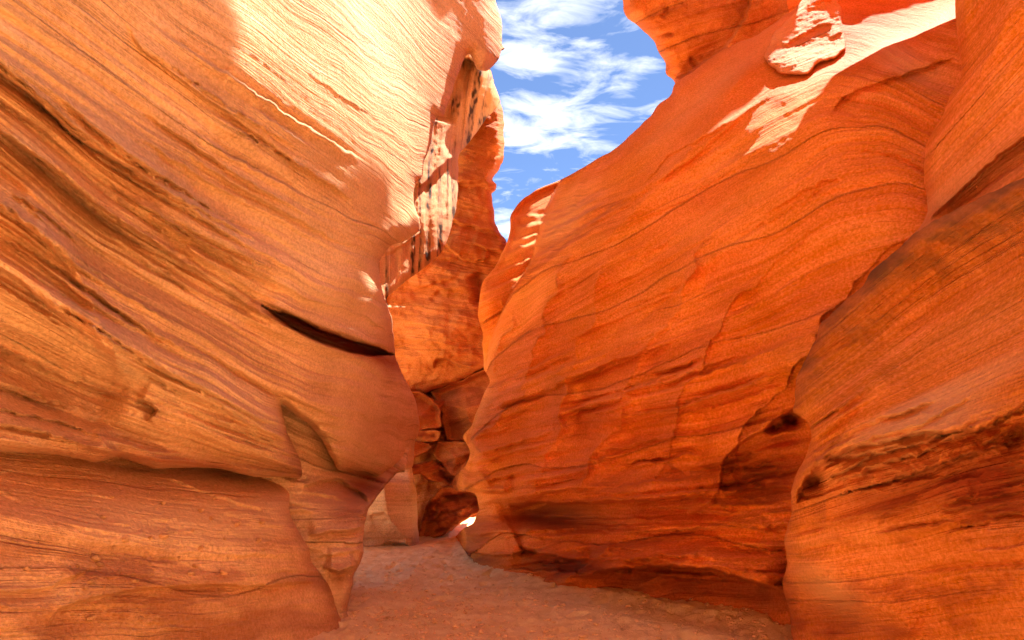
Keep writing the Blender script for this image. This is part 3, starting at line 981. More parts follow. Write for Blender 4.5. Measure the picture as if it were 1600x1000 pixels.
def strataB(X, Y, cb, wb, al, rnd):
    low = sstep(520, 720, Y); top = sstep(320, 180, Y) * sstep(1150, 1300, X)
    left_ = sstep(1000, 800, X)
    k = 0.24 + 0.7 * low + 0.6 * top + 0.3 * left_
    d = 0.06 * pn2(wb * 1.3, al * 0.3, 3)
    T_ = lambda n: np.tanh(2.4 * n)
    d = d + k * (0.040 * T_(pn2(cb * 3.2, al * 0.35, 5)) + 0.024 * T_(pn2(cb * 8.0, al * 0.45, 7)) + 0.013 * T_(pn2(cb * 19, al * 0.6, 8)) + 0.006 * pn2(cb * 40, al * 0.9, 9))
    d = d - low * 0.05 * sstep(0.3, 0.6, pn2(cb * 4.5, al * 0.25, 15))
    return d * 1.5


FOLDS = [[(330, 830), (420, 800), (500, 790), (600, 770), (690, 735), (760, 700), (800, 690)],
         [(330, 940), (420, 880), (500, 845), (600, 815), (640, 790), (690, 765), (740, 742), (800, 735)],
         [(330, 1040), (420, 960), (480, 925), (556, 898), (636, 880), (664, 876), (705, 858), (745, 832), (800, 800)],
         [(330, 1150), (380, 1105), (440, 1070), (500, 1035), (560, 1000), (600, 985), (640, 965), (690, 940), (740, 915), (800, 880)],
         [(330, 1290), (380, 1240), (440, 1190), (500, 1140), (560, 1095), (640, 1060), (720, 1030), (800, 1000)],
         [(330, 1460), (380, 1400), (440, 1340), (500, 1290), (560, 1240), (640, 1190), (720, 1160), (800, 1140)]]


def folds(X, Y):
    Xw = X + 26 * fbm2(X / 110, Y / 80, 3, 97); Yw = Y
    L = []
    for f in FOLDS:
        P = np.array(f, float); L.append(np.interp(Yw, P[:, 0], P[:, 1]))
    d = np.zeros(X.shape)
    for k in range(len(L) - 1):
        w = np.maximum(L[k + 1] - L[k], 8)
        t = (Xw - L[k]) / w
        m = (t >= 0) & (t < 1)
        tt = np.power(np.clip(t, 0, 1), 0.8)                    # steep lee side, long windward side
        sc = np.power(np.abs(2 * tt - 1), 1.7)
        amp = np.interp(k, [0, 1, 2, 3, 4], [0.34, 0.55, 0.58, 0.48, 0.28])
        d = np.where(m, amp * sc, d)
    vary = 0.25 + 0.75 * sstep(-0.35, 0.4, pn2(X / 120 + 3, Y / 90, 98))
    return d * vary * sstep(330, 460, Y) * sstep(800, 730, Y) * sstep(700, 740, X)


def sculptB(X, Y, B):
    S = lambda *a, **k: stroke(X, Y, *a, **k)
    d = np.zeros(X.shape)
    # undercut ledges at the foot
    d += S('ledge', [(770, 790), (800, 786), (870, 786), (960, 784), (1070, 776), (1120, 770)], 0.45, 46, 44, seed=1)
    d += dab(X, Y, 860, 806, 80, 20, 4, -0.75)
    d += S('ledge', [(960, 835), (1060, 828), (1150, 826), (1215, 836)], 0.21, 26, 26, seed=2)
    d += S('ledge', [(910, 900), (960, 890), (1040, 884), (1120, 892), (1240, 928)], 0.51, 44, 70, seed=3)
    d += S('ledge', [(716, 862), (760, 866), (800, 868), (820, 858)], 0.45, 26, 26, seed=4, tp=0.06)
    d += S('ledge', [(800, 850), (835, 862), (870, 870), (920, 880)], 0.33, 26, 40, seed=5)
    d += S('sharp', [(862, 918), (900, 895), (935, 870), (962, 846)], 0.24, 16, 18, seed=6)
    d += S('sharp', [(985, 925), (1040, 895), (1090, 862), (1120, 840)], 0.15, 16, 18, seed=7)
    d += S('ledge', [(722, 770), (760, 768), (800, 772)], 0.30, 26, 20, seed=8)
    # the shelf that runs up to the near buttress
    d += S('ledge', [(1072, 804), (1112, 786), (1128, 750), (1130, 722), (1150, 700), (1200, 668), (1245, 636), (1330, 590)], 0.28, 60, 60, seed=9, tp=0.08)
    d += dab(X, Y, 1190, 745, 50, 40, -10, -0.20)
    d += S('ledge', [(1140, 740), (1180, 728), (1230, 724)], 0.10, 14, 12, seed=10) + S('ledge', [(1130, 775), (1180, 762), (1240, 760)], 0.10, 14, 12, seed=11)
    d += dab(X, Y, 1236, 657, 13, 10, -20, -0.5) + dab(X, Y, 1212, 668, 12, 7, -20, -0.3) + dab(X, Y, 1225, 688, 26, 8, -10, -0.15)
    # scalloped folds: sharp crests that sweep up to the right with smooth hollows between them
    d += folds(X, Y) / 1.7
    d += S('crest', [(882, 662), (980, 642), (1090, 623), (1170, 600), (1250, 560), (1340, 520)], 0.24, 50, 22, seed=13)
    d += S('crest', [(1000, 560), (1100, 540), (1200, 510), (1290, 460)], 0.10, 40, 34, seed=18)
    d += S('crest', [(900, 725), (1000, 700), (1100, 690), (1180, 660)], 0.14, 40, 18, seed=16)
    d += S('groove', [(986, 512), (1030, 480), (1066, 440)], 0.03, 4, seed=20) + S('groove', [(1060, 460), (1074, 410)], 0.03, 4, seed=21)
    d += S('groove', [(1120, 460), (1160, 445), (1190, 420)], 0.025, 4, seed=22)
    # scooped waves in the upper wall
    d += S('crest', [(1090, 400), (1160, 320), (1230, 250), (1280, 190), (1300, 150)], 0.12, 60, 70, seed=23)
    d += S('groove', [(1080, 330), (1150, 250), (1200, 180), (1215, 130)], 0.16, 40, seed=24)
    d += S('sharp', [(900, 420), (990, 330), (1080, 230), (1150, 130), (1205, 80)], 0.22, 26, 40, seed=25)
    d += S('ledge', [(1000, 300), (1040, 250), (1100, 215), (1160, 185)], 0.06, 20, seed=26)
    # stepped ledges at the far end catch the sun
    for q, (ya, yb) in enumerate([(338, 330), (352, 338), (372, 352), (392, 352), (420, 372), (445, 385)]):
        d += S('shelf', [(790 - q * 7, ya + q * 3), (840, (ya + yb) / 2 + 3), (890, yb - 6), (950, yb - 40)], 0.10, 18, 12, seed=30 + q)
    d += S('ledge', [(760, 455), (800, 440), (860, 400), (930, 345), (990, 300)], -0.12, 30, seed=37)
    d += dab(X, Y, 1060, 330, 120, 60, -40, -0.12) + dab(X, Y, 1350, 330, 120, 70, -10, 0.12)
    up = np.clip((452 - 0.74 * (X - 755)) - Y, 0, 130)
    d -= 0.006 * up * sstep(1010, 860, X) * sstep(720, 760, X) / 1.0
    # notch behind the ledge block
    d += S('shelf', [(1290, 190), (1320, 150), (1400, 120), (1500, 85)], -0.10, 40, seed=40)
    d *= 1.7
    d += bed_lips(X, Y, B_GUIDES, (1120, 700, 1260, 800), 14, (0.05, 0.13), (4, 9), (60, 140), 17)
    d += bed_lips(X, Y, B_GUIDES, (700, 560, 1260, 960), 80, (0.06, 0.22), (6, 22), (80, 300), 7, 0.03)
    d += bed_lips(X, Y, B_GUIDES, (760, 180, 1480, 560), 36, (0.02, 0.06), (8, 26), (120, 400), 8, 0.02)
    return d


def stain_shadeB(X, Y, cb, wb, al, B):
    red = 0.7 * sstep(0.1, 0.55, pn2(cb * 2.6, al * 0.3, 40)) * sstep(650, 850, Y)
    red = red + dab(X, Y, 870, 812, 80, 18, 4, 0.8) + dab(X, Y, 1190, 745, 60, 40, -5, 0.8) + dab(X, Y, 1100, 915, 170, 26, 8, 0.9) + dab(X, Y, 870, 880, 60, 18, 5, 0.9) + dab(X, Y, 755, 876, 30, 12, 0, 0.8)  # shade of the undercut hollows painted in dark red
    var = 0.4 * sstep(0.3, 0.6, pn2(cb * 5, al * 0.3, 41)) * sstep(330, 250, Y) * sstep(1080, 960, X)
    var = var + dab(X, Y, 1440, 150, 60, 24, 25, 0.35) * sstep(-0.2, 0.5, pn2(cb * 6, al * 0.3, 46))
    pal = 0.35 * sstep(0.1, 0.6, pn2(cb * 1.7 + 7, al * 0.35, 43)) * sstep(350, 200, Y) + dab(X, Y, 870, 350, 80, 40, -20, 0.4)
    return red, var, pal


mass('wall_face', B_POLY, depthB, B_GUIDES, (-0.5, 0.87), sculptB, strataB, M_RIGHT, right, w=26, Rr=0.55, T=3.0,
     ext={'u': (5.0, 3.0, 0.3)}, stain_shades=stain_shadeB, seed=5)

# broken block on the ledge of the right wall
D_POLY = [(1268, -60, 'o'), (1330, -60, 'o'), (1315, 0, 's'), (1320, 50, 's'), (1322, 75, 's'), (1296, 94, 's'), (1276, 99, 's'), (1262, 114, 's'), (1240, 116, 's'), (1216, 113, 's'), (1197, 92, 's'), (1204, 62, 's'), (1224, 38, 's'), (1252, 12, 's'), (1262, 0, 's'), (1264, -30, 'o')]


def depthD(px, py):
    return depthB(px, py) - sculptB(px, py, None) - 0.33 + 0.0030 * (116 - py)


def sculptD(X, Y, B):
    d = 0.04 * fbm3(B * 4.0, 5, 7, 0.62) + 0.15 * dab(X, Y, 1240, 95, 60, 22, 0, 1.0)
    d += stroke(X, Y, 'ledge', [(1225, 75), (1250, 58), (1280, 42), (1300, 38)], 0.09, 24, 40, seed=2, tp=0.05)
    d += dab(X, Y, 1270, 74, 36, 14, -12, -0.05)
    d += stroke(X, Y, 'ledge', [(1295, 60), (1318, 52)], 0.10, 10, 10)
    return d


mass('ledge_block', D_POLY, depthD, [(0, [(1190, 0), (1340, -60)]), (1.5, [(1190, 150), (1340, 90)])], (-0.5, 0.87), sculptD, None, M_RIGHT, right, w=5, Rr=0.14, T=0.9,
     seed=6, rough=3.0, step=1.6, grain=0.03, stain_shades=lambda X, Y, cb, wb, al, B: (0 * X, 0.6 * dab(X, Y, 1268, 25, 20, 12, -30, 1) * sstep(0, 0.4, pn2(X / 4, Y / 4, 3)), 0.35 + 0 * X))

# ------------------------------------------------------------------ near buttress on the right
butt = thing('rock_buttress', 'near orange rock buttress at the right edge with a crumbling red ledge', 'rock buttress', (3.6, 4.6, 0.0))
depthA = rbf_depth([(1242, 640, 5.7), (1238, 800, 6.1), (1238, 1000, 6.9), (1420, 1000, 5.2), (1600, 1000, 4.2), (1600, 800, 4.05), (1600, 690, 4.1), (1600, 600, 3.8), (1600, 450, 4.2), (1600, 280, 4.1), (1430, 365, 5.0),
                    (1290, 500, 5.6), (1450, 480, 5.1), (1450, 580, 4.85), (1400, 690, 4.75), (1400, 780, 4.95), (1900, 600, 2.7), (1900, 1000, 3.1), (1900, 200, 2.9), (1300, 720, 5.5)])
A_GUIDES = [(0, [(1230, 560), (1400, 420), (1600, 270)]), (0.9, [(1240, 690), (1350, 610), (1600, 430)]), (1.5, [(1240, 760), (1330, 700), (1450, 672), (1600, 605)]),
            (2.0, [(1235, 830), (1300, 815), (1450, 780), (1600, 740)]), (2.5, [(1230, 900), (1400, 890), (1600, 875)]), (3.0, [(1230, 1000), (1600, 1000)])]
A_POLY = [(2050, 1160, 'o'), (2050, 60, 'o'), (1900, 120, 's'), (1700, 232, 's'), (1600, 277, 's'), (1550, 300, 's'), (1500, 325, 's'), (1460, 345, 's'), (1430, 365, 's'), (1390, 400, 's'), (1360, 425, 's'), (1350, 445, 's'), (1320, 470, 's'), (1295, 495, 's'),
          (1282, 505, 's'), (1275, 530, 's'), (1257, 565, 's'), (1245, 590, 's'), (1242, 620, 's'), (1240, 642, 's'), (1258, 655, 's'), (1268, 675, 's'), (1262, 705, 's'), (1246, 738, 's'), (1236, 768, 's'), (1237, 800, 's'),
          (1226, 840, 's'), (1230, 880, 's'), (1222, 912, 's'), (1232, 950, 's'), (1238, 1000, 's'), (1240, 1060, 'o'), (1300, 1160, 'o')]


def strataA(X, Y, cb, wb, al, rnd):
    up = sstep(700, 560, Y); ledge = dab(X, Y, 1430, 740, 190, 60, -12, 1.0)
    k = 0.35 + 1.0 * ledge
    d = k * (0.03 * pn2(cb * 3.4, al * 0.5, 5) + 0.018 * pn2(cb * 9, al * 0.7, 7) + 0.008 * pn2(cb * 22, al, 8)) + 0.003 * pn2(cb * 45, al, 9)
    d = d - ledge * 0.05 * sstep(0.2, 0.5, pn2(cb * 7, al * 0.7, 15))
    return d


def sculptA(X, Y, B):
    S = lambda *a, **k: stroke(X, Y, *a, **k)
    d = np.zeros(X.shape)
    d += S('ledge', [(1240, 800), (1262, 745), (1295, 718), (1330, 701), (1400, 686), (1440, 676), (1500, 676), (1550, 660), (1582, 640), (1660, 590)], 0.20, 60, 30, wig=5, seed=1, tp=0.06)
    d += S('ledge', [(1318, 742), (1350, 718), (1400, 702), (1450, 690)], 0.08, 10, 8, wig=4, seed=2)
    d += S('ledge', [(1300, 760), (1370, 728), (1430, 712), (1470, 700)], 0.09, 12, 9, wig=4, seed=3)
    d += S('ledge', [(1295, 782), (1380, 752), (1460, 728), (1530, 705), (1600, 690)], 0.10, 16, 22, wig=5, seed=4)
    d += S('ledge', [(1290, 822), (1340, 808), (1400, 796), (1450, 778)], 0.06, 12, 12, wig=3, seed=5)
    d += dab(X, Y, 1275, 752, 16, 11, -20, -0.30)
    d += S('groove', [(1225, 842), (1256, 830), (1292, 820)], 0.05, 3.5, seed=6)
    d += S('sharp', [(1291, 716), (1290, 760), (1291, 824)], 0.10, 30, 8, wig=1, seed=7, tp=0.05)
    d += S('groove', [(1425, 891), (1520, 884), (1620, 877)], 0.035, 4, seed=8)
    d += S('crest', [(1245, 860), (1290, 905), (1370, 950), (1450, 985)], 0.16, 40, 26, seed=9)
    d += dab(X, Y, 1300, 965, 60, 30, 12, -0.16)
    d += S('crest', [(1290, 640), (1330, 570), (1420, 500), (1520, 430), (1620, 380)], -0.10, 50, 50, seed=10)
    d += S('crest', [(1250, 760), (1290, 690), (1330, 620), (1400, 560)], 0.12, 26, 50, seed=11)
    d += S('groove', [(1250, 580), (1300, 545), (1350, 520)], 0.04, 5, seed=12) 
    d += dab(X, Y, 1590, 680, 26, 16, -40, -0.2) + dab(X, Y, 1560, 760, 90, 50, -10, -0.12)
    d += 0.03 * fbm2(X / 60, Y / 40, 4, 65) * sstep(480, 380, Y - 0.25 * (1600 - X) * 0 - (640 - 0.9 * (X - 1240)) + 380)
    d *= 1.5
    d += bed_lips(X, Y, A_GUIDES, (1240, 640, 1620, 860), 44, (0.03, 0.12), (5, 14), (40, 160), 10)
    n = fbm2(X / 26, Y / 14, 4, 66)
    d += 0.05 * n * (dab(X, Y, 1420, 720, 150, 36, -14, 1) + dab(X, Y, 1570, 665, 70, 30, -25, 1))
    return d


def stainA(X, Y, cb, wb, al, B):
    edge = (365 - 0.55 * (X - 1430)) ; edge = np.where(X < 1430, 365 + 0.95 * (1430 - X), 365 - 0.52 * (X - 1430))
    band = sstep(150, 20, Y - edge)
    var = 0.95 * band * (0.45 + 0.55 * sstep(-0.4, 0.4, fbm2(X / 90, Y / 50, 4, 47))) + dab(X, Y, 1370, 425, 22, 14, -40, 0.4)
    red = 0.9 * dab(X, Y, 1560, 760, 90, 70, -10, 1) + 0.8 * dab(X, Y, 1420, 770, 140, 34, -14, 1) + 0.5 * sstep(0.0, 0.6, fbm2(X / 90, Y / 50, 4, 49)) * sstep(780, 850, Y) + 0.6 * dab(X, Y, 1300, 970, 70, 30, 10, 1)
    red = red + 0.5 * dab(X, Y, 1370, 430, 24, 16, -40, 1)
    pal = 0.7 * dab(X, Y, 1450, 650, 170, 50, -28, 1) * sstep(-0.3, 0.4, pn2(cb * 5, al * 0.5, 50)) + 0.5 * dab(X, Y, 1290, 920, 60, 26, 35, 1)
    return red, var, pal


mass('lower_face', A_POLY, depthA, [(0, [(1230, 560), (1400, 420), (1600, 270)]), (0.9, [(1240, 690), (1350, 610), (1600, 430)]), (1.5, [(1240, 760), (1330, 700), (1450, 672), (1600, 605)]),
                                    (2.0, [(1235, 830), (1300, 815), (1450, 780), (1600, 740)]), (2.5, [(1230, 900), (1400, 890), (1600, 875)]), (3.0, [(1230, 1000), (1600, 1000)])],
     (-0.75, 0.66), sculptA, strataA, M_BUTT, butt, w=24, Rr=0.4, T=2.2, stain_shades=stainA, seed=7, rough=2.0)

depthA2 = rbf_depth([(1492, 0, 5.7), (1500, 100, 5.75), (1445, 260, 6.0), (1450, 340, 5.95), (1600, 0, 5.0), (1600, 200, 5.0), (1600, 290, 4.9), (1900, 0, 3.6), (1900, 250, 3.5), (1500, -300, 5.4), (1550, 120, 5.25)])
A2_POLY = [(2050, 330, 'o'), (2050, -420, 'u'), (1470, -420, 's'), (1480, -200, 's'), (1490, -60, 's'), (1492, 0, 's'), (1495, 50, 's'), (1500, 90, 's'), (1501, 120, 's'), (1485, 150, 's'), (1470, 185, 's'), (1450, 220, 's'), (1445, 240, 's'), (1444, 280, 's'), (1447, 305, 's'), (1449, 330, 's'),
           (1435, 357, 's'), (1410, 380, 's'), (1400, 420, 'o'), (1700, 420, 'o')]


def sculptA2(X, Y, B):
    S = lambda *a, **k: stroke(X, Y, *a, **k)
    d = S('sharp', [(1480, 230), (1510, 160), (1550, 80), (1575, 30), (1620, -10)], 0.14, 40, 40, seed=1)
    d += S('ledge', [(1440, 355), (1490, 310), (1540, 262), (1600, 215), (1700, 140)], 0.16, 40, 30, seed=2)
    d += S('ledge', [(1440, 365), (1500, 322), (1560, 280), (1620, 248)], -0.05, 10, 10, seed=3)
    d += S('crest', [(1460, 300), (1520, 230), (1600, 130)], 0.08, 40, 30, seed=4)
    d += dab(X, Y, 1520, 40, 30, 60, 10, -0.12)
    return d


mass('upper_face', A2_POLY, depthA2, [(0, [(1445, 120), (1600, -80)]), (0.9, [(1445, 260), (1600, 80)]), (1.5, [(1445, 345), (1600, 215)]), (1.9, [(1440, 400), (1600, 290)])],
     (-0.75, 0.66), sculptA2, lambda X, Y, cb, wb, al, rnd: 0.03 * pn2(cb * 3, al * 0.4, 5) + 0.012 * pn2(cb * 10, al * 0.6, 7) + 0.006 * pn2(cb * 26, al, 8), M_RIGHT, butt, w=18, Rr=0.5, T=4.5,
     ext={'u': (1.0, 1.2, 3.0)}, seed=8,
     stain_shades=lambda X, Y, cb, wb, al, B: (0.3 * sstep(0, 0.5, pn2(cb * 3, al * 0.4, 40)), 0 * X, 0.5 * np.exp(-np.abs(Y - (300 - 0.62 * (X - 1500))) / 30)))

# unseen slab added high above the frame to keep sun off floor and walls
def make_sun_block_overhang():
    ya = np.linspace(5.2, 25.5, 110)
    sec = np.array([(0.75, 11.9), (1.1, 11.5), (3, 11.4), (6, 11.6), (9, 12), (11.5, 13), (11.5, 17.5), (8, 17.5), (4, 16), (2, 13.4), (1.1, 12.3)])
    ring = smooth_line(np.vstack([sec, sec[:1]]), 0.35)[:-1]
    n = len(ring)
    P = np.repeat(ring[None], len(ya), 0)
    lip = 0.12 * fbm2(ya * 0.45, ya * 0, 3, 91)
    x0 = np.interp(ya, [5, 6.3, 7.5, 8.2, 9, 9.8, 10.8, 11.5, 12.8, 14.6, 16.4, 19.5, 22.5, 25.5], [-0.85, -0.82, -0.58, -0.18, 0.18, 0.42, 0.66, 0.85, 0.9, 1.3, 1.7, 2.2, 2.6, 3.1])
    wid = np.interp(ya, [5.2, 7.2, 14.6, 18, 19.5, 22.5], [2.3, 2.3, 2.1, 1.8, 1.3, 1.05])[:, None]
    X = (x0 + lip)[:, None] + np.minimum(P[..., 0] - 0.75, wid)
    X = X - np.interp(ya, [5.2, 5.5, 6.3, 6.9], [4.2, 4.2, 1.2, 0.0])[:, None] * sstep(2.6, 0.2, P[..., 0] - 0.75)      # rooted in the left wall
    taper_ = np.sqrt(np.clip(np.minimum(25.5 - ya, ya - 5.2) / 0.8, 0.02, 1))[:, None]
    lift = np.interp(ya, [9, 11, 12.9, 14.6, 16.4, 19.5, 22.5, 25.5], [0, 0.25, 0.7, 1.9, 3.4, 5.8, 8.2, 10.6])[:, None]
    Z = 12.6 + (P[..., 1] - 12.6) * taper_ + lift
    Z = np.minimum(Z, 11.6 + lift + np.interp(ya, [5, 12, 15], [6, 4, 1.5])[:, None])
    P = np.stack([X, np.repeat(ya[:, None], n, 1), Z], -1)
    P = P + 0.12 * fbm3(P * 0.7, 3, 92)[..., None] * np.array([0.4, 0, 1.0])
    i = np.arange(len(ya) * n).reshape(len(ya), n); j = np.roll(i, -1, 1)
    F = np.stack([i[:-1].ravel(), j[:-1].ravel(), j[1:].ravel(), i[1:].ravel()], -1)
    V = P.reshape(-1, 3) - np.array(left.location)
    n0 = len(V)
    V = np.vstack([V, V[i[0]].mean(0), V[i[-1]].mean(0)])
    F2 = np.concatenate([np.stack([i[0], j[0], 0 * i[0] + n0], -1), np.stack([i[-1], j[-1], 0 * i[0] + n0 + 1], -1)])
    me = bpy.data.meshes.new('sun_block_overhang')
    me.from_pydata(V.tolist(), [], F.tolist() + F2.tolist())
    for p in me.polygons: p.use_smooth = True
    a = me.attributes.new('bedding', 'FLOAT_VECTOR', 'POINT')
    a.data.foreach_set('vector', np.stack([V[:, 1], V[:, 2], 0 * V[:, 0]], -1).astype(np.float32).ravel())
    me.materials.append(M_LEFT)
    o = bpy.data.objects.new('sun_block_overhang', me); C.objects.link(o); o.parent = left


make_sun_block_overhang()


def make_sun_block_brow():
    """jutting brow added unseen above the frame to shade the buttress slope"""
    u = np.linspace(0, np.pi, 40); v = np.linspace(0, 2 * np.pi, 64, endpoint=False)
    uu, vv = np.meshgrid(u, v, indexing='ij')
    sg = lambda a, e: np.sign(a) * np.abs(a) ** e
    P = np.stack([sg(np.sin(uu), 0.8) * sg(np.cos(vv), 0.8) * 1.6, sg(np.sin(uu), 0.8) * sg(np.sin(vv), 0.8) * 2.0, sg(np.cos(uu), 0.8) * 1.2], -1) + np.array([4.75, 7.6, 10.15])
    P = P * (1 + 0) + 0.2 * fbm3(P * 0.9, 3, 95)[..., None] * np.array([1, 0.6, 0.5])
    ny, nx = uu.shape
    i = np.arange(ny * nx).reshape(ny, nx); j = np.roll(i, -1, 1)
    F = np.stack([i[:-1].ravel(), j[:-1].ravel(), j[1:].ravel(), i[1:].ravel()], -1)
    V = P.reshape(-1, 3) - np.array(butt.location)
    mesh_np('sun_block_brow', V, F, M_RIGHT, butt, uv=(V[:, 1], V[:, 2]), stain_shade=np.zeros((len(V), 3)))


make_sun_block_brow()

# ------------------------------------------------------------------ rock beyond the right wall's crest
crag = thing('rock_crag', 'orange crag rising into the sky behind the crest of the right wall', 'crag', (4.0, 14.0, 0.0))
depthC = rbf_depth([(974, 0, 14.6), (1053, 130, 15.6), (1030, 80, 15.1), (1120, 60, 14.4), (1200, 0, 13.3), (1250, 40, 13.4), (1300, -100, 12.2), (1000, -150, 13.3), (1150, 150, 15.0)])
C_POLY = [(1256, 60, 'o'), (1256, -160, 'u'), (1020, -190, 's'), (985, -60, 's'), (974, -10, 's'), (974, 12, 's'), (980, 26, 's'), (1004, 48, 's'), (1022, 64, 's'), (1030, 80, 's'), (1040, 100, 's'), (1042, 114, 's'), (1054, 128, 's'), (1053, 146, 's'), (1040, 200, 'o'), (1256, 200, 'o')]


def sculptC(X, Y, B):
    S = lambda *a, **k: stroke(X, Y, *a, **k)
    d = 0.10 * fbm3(B * 1.3, 4, 3) + 0.03 * fbm3(B * 4, 3, 5)
    d += S('shelf', [(1053, 128), (1085, 108), (1120, 82), (1146, 58), (1158, 38), (1170, 10), (1185, -40)], 0.35, 50, 20, wig=4, seed=1, tp=0.03)
    d += S('ledge', [(1155, 66), (1180, 100), (1200, 70)], 0.2, 20, 20, seed=2)
    d += S('sharp', [(1230, -20), (1230, 30), (1215, 40)], 0.3, 16, 14, seed=3)
    d += S('groove', [(1034, 28), (1046, 10)], 0.12, 4) + S('groove', [(1080, 85), (1086, 108)], 0.12, 3.5) + S('groove', [(1024, 58), (1055, 52)], 0.08, 3)
    return d


mass('crag_face', C_POLY, depthC, [(0, [(960, -60), (1330, -200)]), (2, [(960, 60), (1330, -80)]), (4, [(960, 200), (1330, 100)])], (-0.5, 0.87), sculptC,
     lambda X, Y, cb, wb, al, rnd: 0.04 * pn2(cb * 2.5, al * 0.4, 5) + 0.02 * pn2(cb * 7, al * 0.5, 7), M_BACK, crag, w=24, Rr=0.9, T=3.0, ext={'u': (1.0, 2.0, 2.0)}, seed=9, rough=2.0)

# ------------------------------------------------------------------ back of the canyon
back = thing('rock_wall', 'fractured red rock wall closing the canyon between the two side walls', 'rock wall', (-2.0, 18.0, 0.0))
depthE = rbf_depth([(600, 420, 17.3), (640, 470, 17.4), (700, 520, 17.0), (660, 600, 17.5), (760, 560, 17.0), (760, 640, 17.6), (765, 110, 18.0), (788, 180, 17.9), (772, 290, 17.5), (790, 380, 17.2), (720, 260, 18.0), (715, 340, 17.7), (740, 420, 17.2), (650, 640, 17.6)])
E_POLY = [(560, 640, 'o'), (560, 380, 'o'), (690, 90, 'o'), (766, 108, 's'), (778, 150, 's'), (782, 158, 's'), (787, 185, 's'), (787, 215, 's'), (787, 245, 's'), (780, 265, 's'), (768, 280, 's'), (775, 288, 's'), (774, 298, 's'), (768, 303, 's'), (771, 325, 's'), (774, 342, 's'), (778, 360, 's'), (790, 375, 's'), (800, 395, 's'), (830, 420, 'o'), (830, 560, 'o'),
          (770, 570, 's'), (752, 578, 's'), (715, 598, 's'), (690, 606, 's'), (672, 612, 's'), (655, 614, 's'), (640, 618, 's'), (600, 640, 's')]


def sculptE(X, Y, B):
    S = lambda *a, **k: stroke(X, Y, *a, **k)
    d = 0.22 * fbm3(B * np.array([0.8, 0.8, 1.2]), 4, 3) + 0.05 * fbm3(B * 4, 3, 5)
    d += S('ledge', [(710, 290), (740, 284), (776, 284)], 0.40, 26, 16, wig=4, seed=1, tp=0.05)
    d += dab(X, Y, 760, 230, 40, 50, 20, 0.5)
    d += S('ledge', [(700, 345), (740, 355), (790, 372)], 0.3, 16, 14, wig=4, seed=2)
    d += S('ledge', [(690, 385), (730, 405), (755, 408), (775, 395)], 0.45, 20, 20, wig=5, seed=3)
    d += S('ledge', [(735, 375), (760, 390), (790, 392)], 0.3, 12, 12, wig=4, seed=4)
    d += S('groove', [(740, 425), (748, 450), (752, 480)], 0.5, 9, seed=5)
    d += S('ledge', [(640, 455), (690, 440), (720, 430)], 0.1, 20, 10, seed=6)
    d += S('groove', [(672, 470), (690, 452)], 0.15, 4, seed=7) + S('groove', [(690, 445), (715, 440)], 0.10, 3, seed=8)
    d += S('ledge', [(680, 580), (682, 563), (700, 560), (720, 575), (752, 574)], 0.22, 16, 14, wig=3, seed=9)
    d += dab(X, Y, 690, 520, 60, 60, 0, 0.4) + S('ledge', [(640, 605), (665, 598), (690, 590)], 0.12, 10, 10, seed=10)
    d += S('crest', [(630, 420), (660, 400), (690, 385)], 0.2, 12, 20, seed=11)
    return d


mass('upper_wall', E_POLY, depthE, [(0, [(560, 60), (830, 130)]), (3, [(560, 240), (830, 330)]), (5.5, [(560, 400), (830, 450)]), (8, [(560, 600), (830, 600)])], (0.9, 0.4), sculptE,
     lambda X, Y, cb, wb, al, rnd: 0.10 * pn2(cb * 2.0, al * 0.4, 5) + 0.05 * pn2(cb * 6, al * 0.6, 7) + 0.02 * pn2(cb * 15, al, 8), M_BACK, back, w=12, Rr=0.7, T=2.5, seed=10, rough=2.5, step=1.7, grain=0.02)

# recess behind the fallen blocks
REC = [(600, 560, 'o'), (800, 560, 'o'), (800, 790, 'o'), (752, 800, 's'), (737, 806, 's'), (722, 815, 's'), (705, 828, 's'), (688, 838, 's'), (668, 850, 's'), (655, 858, 's'), (640, 870, 'o'), (600, 870, 'o')]
mass('recess', REC, rbf_depth([(600, 600, 18.4), (780, 600, 18.8), (650, 850, 18.0), (740, 805, 18.2), (690, 700, 18.8), (620, 800, 18.4)]), [(0, [(560, 560), (830, 520)]), (4, [(560, 860), (830, 800)])], (0.9, 0.4),
     lambda X, Y, B: 0.3 * fbm3(B * 0.9, 4, 8), None, M_BACK, back, w=10, Rr=0.5, T=1.5, seed=11, rough=2.0)

BLOCKS = [([(600, 614), (655, 612), (668, 618), (678, 628), (688, 640), (690, 660), (688, 668), (672, 670), (655, 674), (640, 676), (600, 680)], 16.6, 0.25),
          ([(672, 612), (700, 602), (745, 582), (775, 570), (790, 600), (770, 650), (745, 690), (720, 690), (700, 686), (692, 665), (688, 640), (680, 626)], 17.4, 0.2),
          ([(600, 676), (660, 672), (688, 674), (684, 688), (668, 692), (640, 690), (600, 692)], 16.9, 0.2),
          ([(610, 695), (645, 690), (672, 692), (677, 700), (664, 708), (640, 716), (610, 715)], 16.6, 0.2),
          ([(684, 690), (735, 692), (750, 710), (725, 735), (712, 745), (700, 738), (678, 712)], 17.0, 0.3),
          ([(676, 718), (700, 736), (712, 748), (704, 760), (690, 755), (668, 748), (655, 742), (610, 745), (610, 726), (650, 726)], 16.8, 0.35),
          ([(664, 790), (690, 762), (720, 762), (765, 775), (765, 800), (738, 805), (722, 814), (705, 827), (688, 838), (668, 850), (656, 856), (655, 830)], 17.2, 0.4)]
